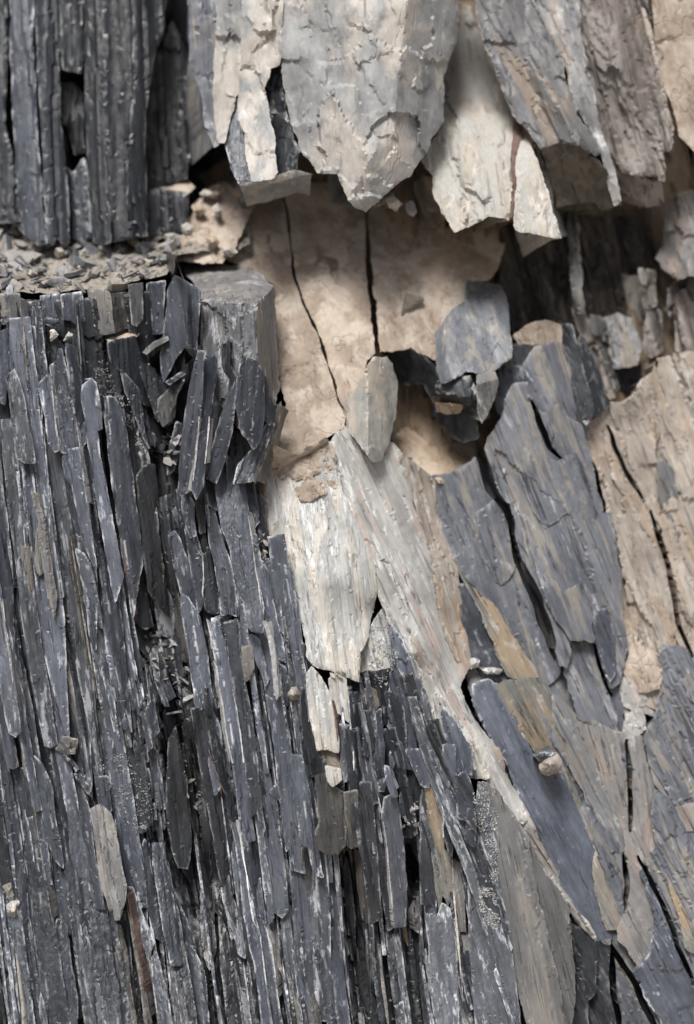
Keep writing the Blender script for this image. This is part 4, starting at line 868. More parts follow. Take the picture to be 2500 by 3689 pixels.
for q in [T(3, 1195, 990, 1260, 950, 1330, 960, 1440, 890, 1500, 870, 1520, 960, 1470, 1010, 1400, 1000, 1340, 1050, 1290, 1010, 1240, 1060, 1205, 1050), T(3, 1380, 1010, 1440, 1040, 1520, 1040, 1540, 1100, 1480, 1090, 1420, 1110, 1370, 1060), T(3, 1300, 1000, 1360, 980, 1440, 990, 1480, 1010, 1420, 1040, 1350, 1030), T(3, 1340, 1080, 1400, 1060, 1480, 1080, 1470, 1130, 1400, 1140, 1360, 1120), T(3, 1220, 1010, 1270, 990, 1290, 1030, 1240, 1050), T(3, 1480, 900, 1520, 960, 1500, 1020, 1470, 960)]:
    c = np.mean(q, 0)
    slab('clay_flake', q, None, .02, M['clay'], ps, res=6, jag=14, amp=.003, fa=60, fl=60, taper=.05, bevd=.003, bev=10, dfun=lambda x, y: rbf(ps_ctrl)(x, y) - .003, fac=.003, facs=40)
# ------------------------------------------------------------------ the ledge
LF = [(-900, 1075), (0, 1062), (150, 1060), (300, 1045), (400, 1050), (510, 1005), (600, 988), (635, 918), (760, 905), (900, 890)]
LB = [(-900, 800), (0, 815), (90, 838), (300, 850), (530, 845), (640, 800), (720, 740), (800, 690), (850, 660), (900, 660)]
def ledge_px(x, s):
    """x in px, s 0 (front) .. 1 (back) -> px, py, depth"""
    yf = np.interp(x, [p[0] for p in LF], [p[1] for p in LF]); yb = np.interp(x, [p[0] for p in LB], [p[1] for p in LB])
    df = np.interp(x, [-900, 0, 500, 600, 640, 900], [.10, .085, .095, .13, .23, .27]); db = np.interp(x, [-900, 0, 600, 900], [.36, .36, .37, .42])
    return yf + (yb - yf) * s, df + (db - df) * s
lx, ls = np.meshgrid(np.linspace(-900, 900, 320), np.linspace(.0, 1.15, 60))
lx = lx.ravel(); ls = ls.ravel()
ly, ld = ledge_px(lx, ls)
ly = ly - 10 * fbm(lx / 60, ls * 4, 71, 4)
lP = to_world((lx - CX) * S, (CY - ly) * S, ld)
li = np.arange(lx.size).reshape(60, 320)
lF = np.stack([li[:-1, :-1], li[:-1, 1:], li[1:, 1:], li[1:, :-1]], -1).reshape(-1, 4)
tag(link_mesh('ledge', lP, lF.tolist(), M['debris'], None, {'grain': np.stack([lx * S, ls * .3, ly * S], 1)}, sharp=60), kind='structure')

# the block with a flat top at the end of the ledge
pb = thing('flat_topped_block', 'tall grey block with flat slanting top at the end of the ledge', 'rock block', (880, 1620, .0))
slab('block_body', T(3, 790, 10, 860, 35, 1000, 55, 1110, 80, 1180, 110, 1245, 180, 1252, 400, 1270, 640, 1243, 760, 1205, 835, 1150, 900, 1090, 820, 1040, 760, 970, 640, 925, 440, 910, 300, 903, 180, 830, 90),
     None, .12, M['block'], pb, res=6, jag=7, amp=.003, fa=50, fl=4, terr=.0015, tfreq=3, ang=2, bevd=.001, bev=6, rib=.0022, ribw=24, segl=500, fac=.009, facs=100, fstr=1.8,
     planes=[TC(3, 905, 180, .05, 1080, 236, .0, 1000, 55, .22), TC(3, 1080, 236, .0, 1165, 222, -.004, 1150, 100, .19), TC(3, 905, 180, .05, 1080, 236, .0, 1090, 800, -.02), TC(3, 1080, 236, .0, 1165, 222, -.004, 1170, 700, -.025), TC(3, 1165, 222, -.004, 1172, 600, -.02, 1250, 300, .11)])
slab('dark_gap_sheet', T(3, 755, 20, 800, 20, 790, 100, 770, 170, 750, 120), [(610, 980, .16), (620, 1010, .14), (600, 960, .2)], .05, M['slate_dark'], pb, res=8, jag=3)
def bank_slope(p, g):
    """slope of the bank front along one sheet."""
    q = np.asarray(p); l_ = q[:, 0] * math.sin(g) + q[:, 1] * math.cos(g)
    a_, b_ = q[l_.argmin()], q[l_.argmax()]
    dd_ = Jd(np.array([a_[0], b_[0]]), np.array([a_[1], b_[1]]))
    return float(dd_[1] - dd_[0]) / max((l_.max() - l_.min()) * S, .02)
def blade(par, k, mat, dd, ta, *pts, **kw):
    """a traced sheet of the slate mass: dd = millimetres behind the mass front, ta = sideways tilt."""
    p = T(k, *pts); c = np.mean(p, 0)
    if k in (11, 12, 13, 16, 18):          # ends that left the tracing window: let them taper off unevenly
        r_ = random.Random(int(c[0] * 7 + c[1])); q = []
        for i_, (x_, y_) in enumerate(p):
            ly_ = pts[2 * i_ + 1]; g_ = float(grain(x_, y_))
            e_ = r_.uniform(20, 330) if ly_ >= 2260 else (-r_.uniform(20, 200) if ly_ <= 0 and k != 11 else 0)
            q.append((x_ + math.sin(g_) * e_, y_ + math.cos(g_) * e_))
        p = q
    lean_ = kw.pop('absd', False)
    d = dd / 1000. if lean_ else float(Jd(np.array([c[0]]), np.array([c[1]]))[0]) + (dd * 1.9 - 4) / 1000.
    g = grain(c[0], c[1])
    tl = kw.pop('tl', -.03)
    if lean_ is False:
        tl = bank_slope(p, g)
    ex = (math.cos(g) * 100, -math.sin(g) * 100); el = (math.sin(g) * 100, math.cos(g) * 100)
    ta = ta * 1.7
    ctrl = [(c[0], c[1], d), (c[0] + ex[0], c[1] + ex[1], d + ta * .05), (c[0] + el[0], c[1] + el[1], d + tl * .05)]
    return slab(kw.pop('name', 'slate_blade'), p, ctrl, kw.pop('thick', .04), M[mat], par, **{**dict(res=6, jag=2.0, amp=.0014, fa=55, fl=4, terr=.0007, tfreq=3, bevd=.0015, bev=7, fb=.002, rib=.0016, ribw=26, segl=600, grow=4), **kw})
lb = thing('leaning_splinters', 'dark splintered slate blades leaning against the flat-topped block', 'slate blades', (800, 1800, .03))
def lean(k, mat, d, ta, *pts, **kw): return blade(lb, k, mat, d * 1000, ta, *pts, absd=True, **kw)
lean(3, 'slate_blue', .045, -.5, 765, 180, 795, 118, 850, 150, 905, 182, 900, 300, 890, 450, 835, 440, 790, 500, 742, 600, 730, 480, 755, 300)
lean(3, 'slate', .03, .9, 860, 190, 905, 185, 900, 310, 888, 440, 850, 430)
lean(3, 'slate_blue', -.05, -.45, 900, 458, 930, 462, 922, 520, 915, 640, 905, 760, 890, 900, 872, 1080, 850, 1100, 812, 1112, 815, 1000, 838, 800, 858, 650, 880, 540, ang=-6)
lean(3, 'slate_blue', -.045, .35, 925, 492, 980, 485, 975, 600, 952, 760, 940, 900, 918, 1080, 890, 1132, 872, 1085, 890, 900, 906, 760, 917, 640, ang=-6)
lean(3, 'slate', -.035, -.3, 1072, 590, 1062, 700, 1052, 830, 1012, 970, 982, 1062, 930, 1032, 968, 880, 1018, 720, ang=-18)
lean(3, 'slate', -.052, .3, 1078, 590, 1100, 480, 1160, 500, 1192, 560, 1197, 740, 1182, 860, 1152, 902, 1090, 800, 1072, 700, ang=-4)
lean(3, 'slate_dark', -.02, .6, 1175, 570, 1202, 578, 1247, 740, 1222, 795, 1200, 760, ang=8)
lean(3, 'slate_dark', -.03, -.5, 1035, 400, 1042, 520, 1075, 580, 1060, 620, 1030, 560, ang=0)
lean(3, 'slate', -.02, .2, 1215, 790, 1242, 790, 1205, 900, 1140, 1050, 1062, 1062, 1082, 980, 1152, 900, ang=-25)
lean(3, 'slate_brown', -.01, .6, 1245, 760, 1275, 690, 1262, 780, 1210, 910, 1160, 1060, 1150, 1050, 1205, 900, ang=-22)
lean(3, 'slate_dark', .09, 0, 940, 600, 1060, 560, 1050, 800, 1000, 900, 940, 1000, 950, 800, ang=-12)
lean(3, 'slate_dark', .02, 0, 1040, 820, 1100, 830, 1150, 900, 1080, 1000, 1040, 1060, 1010, 1000)
lean(3, 'slate', .0, .3, 1030, 930, 1060, 960, 1055, 1060, 1040, 1110, 1030, 1050)
lean(3, 'slate_dust', .06, -.4, 650, 465, 700, 420, 760, 395, 762, 408, 700, 440, 665, 472, tl=-.6, thick=.03)
lean(3, 'slate', .07, .2, 755, 600, 840, 545, 850, 555, 770, 610, thick=.012, ang=60)
lean(3, 'slate_dark', .09, .2, 620, 500, 700, 540, 740, 620, 720, 780, 690, 700, 660, 620)
lean(3, 'slate_dark', .085, -.4, 740, 500, 800, 480, 840, 440, 830, 600, 800, 660, 780, 780, 740, 800, 720, 700)
lean(3, 'slate_dust', .075, .3, 720, 680, 770, 630, 800, 660, 790, 760, 740, 800, 712, 740)
lean(3, 'slate', .07, .3, 800, 780, 830, 790, 815, 900, 790, 1000, 760, 1020, 770, 900)

# ------------------------------------------------------------------ the lower slate mass, in three banks
lm = thing('left_slate_bank', 'grey slate bank of long upright sheets below the rubble ledge', 'slate bank', (280, 3650, .0))
mm = thing('middle_slate_bank', 'blue grey slate bank of broad smooth sheets left of the whitish slab', 'slate bank', (830, 3600, .0))
bm_ = thing('lower_slate_bank', 'broken dark slate bank under the snapped foot of the whitish slab', 'slate bank', (1350, 3650, .0))
GRV = [(7, T(11, 930, 1290, 985, 1800, 1045, 2268) + T(13, 1130, 480, 1200, 900, 1248, 1180)), (8, T(13, 1285, 0, 1340, 400, 1405, 850)), (5, T(13, 0, 350, 60, 700, 130, 1000, 200, 1440, 270, 1820, 335, 2268)),
       (18, T(16, 10, 850, 60, 1020, 200, 1350, 260, 1520)), (22, T(16, 450, 1500, 530, 1900, 580, 2400)), (6, T(16, 1330, 1760, 1400, 2268)), (15, T(17, 110, 930, 150, 1200, 230, 1800, 310, 2400)), (34, T(17, 680, 900, 730, 1180)),
       (5, T(18, 370, 120, 440, 500, 475, 900)), (6, T(18, 130, 720, 165, 1050, 205, 1350, 270, 1700, 350, 1970, 420, 2268)), (5, T(18, 640, 900, 660, 1200)), (9, T(15, 1230, 1500, 1290, 1900, 1340, 2240)), (9, T(15, 960, 1250, 1010, 1700)),
       (14, T(13, 700, 900, 720, 1080)), (12, T(13, 800, 880, 900, 1100)), (10, T(15, 560, 80, 640, 60)), (40, T(5, 640, 780, 800, 900))]
GRV = [crack_path(hw, pl, 500 + i_, wob=4) for i_, (hw, pl) in enumerate(GRV)]
def groove_dist(x, y): return crack_depth(GRV, np.asarray(x, float), np.asarray(y, float), 1.0)[1]
def bank(par, poly, seed, curv, dd=.020, mat='slate_dark'):  # core coloured darker than the sheets, painting shade into the crevices
    slab('bank_core', poly, None, .12, M[mat], par, res=6.5, jag=4, amp=.002, fa=55, fl=3, terr=.0, tfreq=3, bevd=.002, rib=.0018, ribw=15, segl=700, rib2=.0075, rib2w=48, seg2=1500, dfun=lambda x, y: Jd(x, y) + dd + .03 * np.clip((y - 2900) / 700, 0, 1) + crack_depth(GRV, x, y, .09)[0], lines=GRV, curv=curv, seed=seed)
bank(lm, [(-180, 1085), (0, 1085), (300, 1075), (570, 1040), (560, 1380), (520, 1500), (560, 1800), (600, 2150), (660, 2550), (760, 3000), (760, 3860), (-180, 3860)], 901, 300)
bank(mm, [(560, 1800), (640, 1760), (900, 1740), (950, 1800), (1000, 2150), (1080, 2420), (1230, 2480), (1180, 2900), (1260, 3860), (740, 3860), (740, 3000), (640, 2550), (590, 2150)], 902, 850)
bank(bm_, [(1160, 2500), (1230, 2440), (1420, 2400), (1480, 2480), (1560, 2620), (1680, 2780), (1740, 3000), (1780, 3300), (1900, 3860), (1240, 3860), (1160, 2900)], 903, 1350)
for a in [
    (11, 'slate_blue', 0, .3, 0, 500, 135, 440, 150, 470, 140, 560, 110, 800, 60, 900, 40, 1150, -60, 1080, -60, 500),
    (11, 'slate_dust', -12, .5, 185, 190, 240, 215, 250, 330, 290, 650, 285, 800, 250, 790, 225, 700, 205, 450),
    (11, 'slate', -4, -.2, 245, 230, 350, 215, 375, 350, 395, 600, 430, 880, 345, 940, 310, 870, 270, 500, 250, 350),
    (11, 'slate_dust', 10, .1, -60, 160, 170, 150, 180, 330, 160, 370, 20, 350, -60, 340),
    (11, 'slate', -2, .4, 130, 600, 190, 540, 215, 650, 240, 800, 250, 1000, 220, 1100, 170, 930, 120, 790),
    (11, 'slate_lime', -10, -.2, 95, 870, 130, 830, 170, 940, 220, 1120, 250, 1300, 320, 1680, 240, 1680, 160, 1640, 140, 1550, 110, 1250, 70, 980),
    (11, 'slate_blue', -6, .3, 350, 970, 440, 880, 470, 1000, 490, 1200, 540, 1560, 500, 1580, 440, 1500, 410, 1250, 370, 1100),
    (11, 'slate', -2, -.1, 460, 800, 590, 720, 620, 850, 640, 1000, 680, 1250, 720, 1540, 640, 1600, 560, 1580, 540, 1400, 500, 1100, 480, 950),
    (11, 'slate', -8, .5, 600, 600, 690, 640, 720, 860, 740, 1000, 760, 1290, 720, 1330, 690, 1300, 650, 1000, 620, 800),
    (11, 'slate_blue', -12, -.15, 750, 980, 830, 920, 870, 960, 910, 1180, 925, 1370, 880, 1390, 900, 1620, 960, 1900, 1050, 2268, 950, 2268, 870, 1960, 800, 1480, 770, 1250, 740, 1080),
    (11, 'slate_blue', -4, .2, 715, 1340, 790, 1300, 800, 1450, 735, 1545, 720, 1480),
    (11, 'slate', 0, .3, 735, 1580, 790, 1470, 820, 1700, 850, 1900, 880, 2050, 800, 2040, 770, 1800),
    (11, 'slate_blue', -8, -.4, 560, 1640, 620, 1560, 720, 1540, 770, 1900, 820, 2268, 740, 2268, 660, 1900, 590, 1800),
    (11, 'slate', -8, .25, 960, 1080, 1040, 1090, 1100, 1200, 1150, 1450, 1200, 1790, 1260, 2268, 1090, 2268, 1010, 1800, 980, 1500, 950, 1270),
    (11, 'slate', -10, .3, 1100, 840, 1180, 930, 1250, 1010, 1330, 1500, 1360, 1560, 1280, 1400, 1200, 1160, 1140, 1050),
    (11, 'slate', -5, .45, 980, 590, 1100, 560, 1220, 540, 1270, 700, 1320, 860, 1380, 1100, 1400, 1180, 1310, 1150, 1250, 1000, 1110, 840, 1010, 790),
    (11, 'slate_dark', 0, .2, 1240, 1810, 1330, 1700, 1400, 1700, 1420, 2268, 1270, 2268),
    (11, 'slate', 8, .1, 560, 160, 740, 130, 770, 390, 700, 430, 650, 390, 570, 380),
    (11, 'slate_dust', 5, -.2, 800, 110, 980, 130, 1000, 200, 1020, 400, 1040, 500, 890, 520, 840, 330, 820, 250),
    (11, 'slate_brown', 10, .5, 1000, 150, 1150, 140, 1180, 300, 1200, 430, 1050, 490, 1030, 330),
    (11, 'slate_dust', 0, .3, 1170, 70, 1290, 50, 1290, 380, 1240, 440, 1200, 420),
    (11, 'slate', 8, -.3, 1340, 60, 1500, 30, 1480, 300, 1470, 500, 1370, 510, 1360, 300),
    (11, 'slate_blue', 12, .1, 370, 170, 540, 150, 560, 370, 400, 360),
    (11, 'taupe', -13, .0, 290, 1940, 330, 1960, 360, 2080, 400, 2180, 430, 2268, 400, 2380, 340, 2268, 350, 2150, 310, 2050),
    (13, 'slate_blue', 0, .2, -60, 640, 0, 650, 40, 900, 110, 1560, 80, 1600, 0, 1500, -60, 1500),
    (13, 'slate_blue', -14, .4, 20, 700, 100, 1000, 160, 1300, 200, 1480, 240, 1800, 330, 2268, 260, 2268, 180, 1850, 120, 1400, 60, 1000),
    (13, 'slate_dark', 8, -.6, 90, 600, 150, 1000, 220, 1450, 290, 1850, 450, 2268, 340, 2268, 250, 1850, 200, 1450, 130, 950),
    (13, 'slate', 4, -.3, 20, 300, 60, 0, 150, 0, 200, 150, 240, 500, 250, 900, 310, 1300, 380, 1700, 450, 2100, 500, 2268, 450, 2268, 290, 1800, 200, 1300, 110, 800, 50, 500),
    (13, 'slate_dust', -4, .3, 190, 180, 260, 180, 300, 520, 370, 900, 400, 1080, 340, 1080, 300, 950, 270, 600),
    (13, 'taupe', -6, .0, 330, 60, 400, 0, 450, 80, 480, 420, 440, 380, 360, 430, 320, 330),
    (13, 'slate_dust', 0, -.15, 250, 560, 430, 430, 500, 700, 520, 1000, 620, 1250, 700, 1700, 740, 2000, 640, 2000, 540, 1700, 480, 1300, 400, 1100, 340, 900),
    (13, 'taupe', -5, .3, 430, 440, 480, 500, 540, 800, 580, 1000, 560, 1060, 510, 980, 460, 700),
    (13, 'slate_brown', -4, .6, 620, 60, 660, 200, 700, 470, 760, 800, 780, 1000, 830, 1280, 870, 1500, 900, 1650, 850, 1560, 790, 1250, 740, 900, 690, 600, 640, 300),
    (13, 'slate_blue', -6, -.3, 690, 200, 760, 240, 820, 330, 880, 600, 930, 920, 890, 890, 820, 800, 780, 560, 740, 450),
    (13, 'slate', -2, .3, 900, 400, 980, 430, 1040, 700, 1080, 1000, 1150, 1300, 1200, 1700, 1130, 1750, 1060, 1400, 1000, 1050, 960, 800),
    (13, 'slate_blue', -10, -.3, 1000, 420, 1080, 330, 1120, 600, 1160, 850, 1190, 1050, 1220, 1250, 1250, 1450, 1270, 1700, 1200, 1600, 1150, 1250, 1090, 950, 1040, 650),
    (13, 'slate', 0, .3, 910, 1130, 960, 1050, 1010, 1200, 1060, 1500, 1090, 1800, 1040, 1850, 990, 1550, 930, 1300),
    (13, 'slate_dark', 8, .5, 1120, 0, 1250, 0, 1290, 300, 1320, 600, 1390, 900, 1310, 920, 1240, 850, 1190, 500, 1140, 250),
    (13, 'slate_dark', 22, -.3, 1290, 0, 1450, 0, 1480, 300, 1520, 560, 1440, 700, 1420, 850, 1380, 700, 1340, 350),
    (13, 'slate_lime', 0, .1, 1410, 640, 1520, 550, 1570, 700, 1570, 1000, 1450, 970, 1420, 800),
    (13, 'slate', -20, .3, 1320, 1260, 1350, 1300, 1380, 1500, 1400, 1600, 1440, 1850, 1400, 1900, 1320, 1750, 1330, 1650, 1370, 1580),
    (13, 'slate_blue', -25, .3, 1370, 1140, 1420, 1150, 1450, 1400, 1530, 1620, 1500, 1620, 1410, 1400),
    (13, 'slate', 0, .2, 1040, 1860, 1140, 1900, 1170, 2150, 1080, 2268, 1020, 2100),
    (13, 'slate', 5, -.3, 850, 2000, 960, 1980, 980, 2268, 870, 2268),
    (15, 'slate', -2, .3, 70, 120, 130, 150, 180, 420, 200, 600, 290, 1200, 340, 1500, 420, 1900, 470, 2300, 340, 2300, 260, 1900, 210, 1450, 180, 1100, 130, 700, 80, 400),
    (15, 'slate', -6, -.15, 190, 400, 330, 350, 390, 750, 440, 1100, 500, 1400, 560, 1800, 640, 2300, 450, 2300, 390, 1900, 330, 1450, 280, 1000, 220, 700),
    (15, 'slate', 4, -.2, 130, -80, 270, -80, 320, 330, 200, 390, 150, 150),
    (15, 'slate_blue', -8, .4, 270, 0, 330, 0, 400, 420, 450, 800, 470, 970, 420, 970, 380, 700, 330, 350),
    (15, 'slate', -12, -.2, 300, -200, 380, -120, 430, 0, 470, 90, 490, 300, 550, 650, 570, 820, 500, 740, 430, 540, 380, 300, 330, 0),
    (15, 'slate', -4, .25, 480, 110, 600, 80, 640, 330, 680, 600, 720, 900, 770, 1240, 830, 1600, 860, 1780, 780, 1770, 740, 1550, 660, 1200, 590, 850, 550, 550, 500, 300),
    (15, 'slate_blue', -6, -.3, 620, 180, 660, 140, 740, 90, 810, 300, 850, 700, 910, 950, 950, 1200, 890, 1190, 820, 950, 790, 750, 730, 550, 690, 350),
    (15, 'taupe', -22, -.05, 830, 290, 900, 250, 1000, 330, 1050, 500, 1090, 750, 1140, 1000, 1130, 1130, 1080, 1290, 1050, 1290, 1030, 1170, 1000, 1210, 950, 1050, 900, 800, 860, 550),
    (15, 'slate_blue', -12, .2, 870, 0, 980, 0, 1010, 300, 970, 340, 920, 250, 890, 200),
    (15, 'slate', -5, .4, 1280, 650, 1310, 560, 1340, 600, 1360, 800, 1400, 1000, 1450, 1250, 1480, 1500, 1420, 1450, 1340, 1150),
    (15, 'slate', -12, .3, 1390, 600, 1470, 600, 1510, 800, 1570, 1100, 1650, 1700, 1560, 1700, 1490, 1400, 1440, 1050, 1390, 800),
    (15, 'slate', 0, .2, 1160, 560, 1210, 700, 1290, 800, 1330, 1180, 1290, 1180, 1200, 900),
    (15, 'slate_lime', 0, -.4, 1150, 1000, 1200, 1000, 1290, 1250, 1400, 1500, 1350, 1640, 1260, 1450, 1200, 1250),
    (15, 'slate_dust', -6, .6, 1140, 1050, 1170, 1060, 1240, 1500, 1330, 2000, 1370, 2240, 1320, 2240, 1250, 1700),
    (15, 'slate', -5, -.3, 1380, 1640, 1420, 1590, 1500, 1900, 1570, 2300, 1450, 2300, 1400, 1900),
    (15, 'slate_brown', 0, .3, 980, 1200, 1010, 1300, 1090, 1350, 1160, 1650, 1180, 1900, 1250, 2300, 1140, 2300, 1090, 1850, 1030, 1550),
    (15, 'slate_dark', 12, -.3, 850, 1350, 960, 1340, 990, 1700, 1000, 2000, 1000, 2300, 950, 2050, 900, 1800),
    (15, 'slate', 0, .2, 520, 1290, 600, 1350, 640, 1700, 700, 2000, 700, 2300, 620, 2300, 560, 1750, 510, 1450),
    (15, 'slate_lime', -4, .2, 700, 1250, 770, 1300, 860, 1780, 950, 2050, 990, 2300, 880, 2300, 800, 1950, 740, 1650),
    (15, 'slate_blue', 4, .1, 50, 1850, 150, 1740, 200, 2000, 240, 2300, 90, 2300),
    (15, 'slate_blue', 4, .2, -60, 1290, 80, 1320, 150, 1500, 160, 1720, 120, 1830, 70, 1750, -60, 1680),
    (15, 'taupe', -2, .6, 80, 1310, 130, 1350, 180, 1600, 230, 1900, 260, 2300, 220, 2300, 170, 1800, 140, 1550),
]: blade(lm, *a)
slab('clay_cap', T(11, 955, 560, 1010, 520, 1130, 480, 1240, 468, 1252, 530, 1180, 548, 1080, 582, 1000, 604), [(430, 1200, .10), (440, 1235, .06), (490, 1200, .10)], .04, M['clay'], lm, res=6, jag=3, amp=.003)
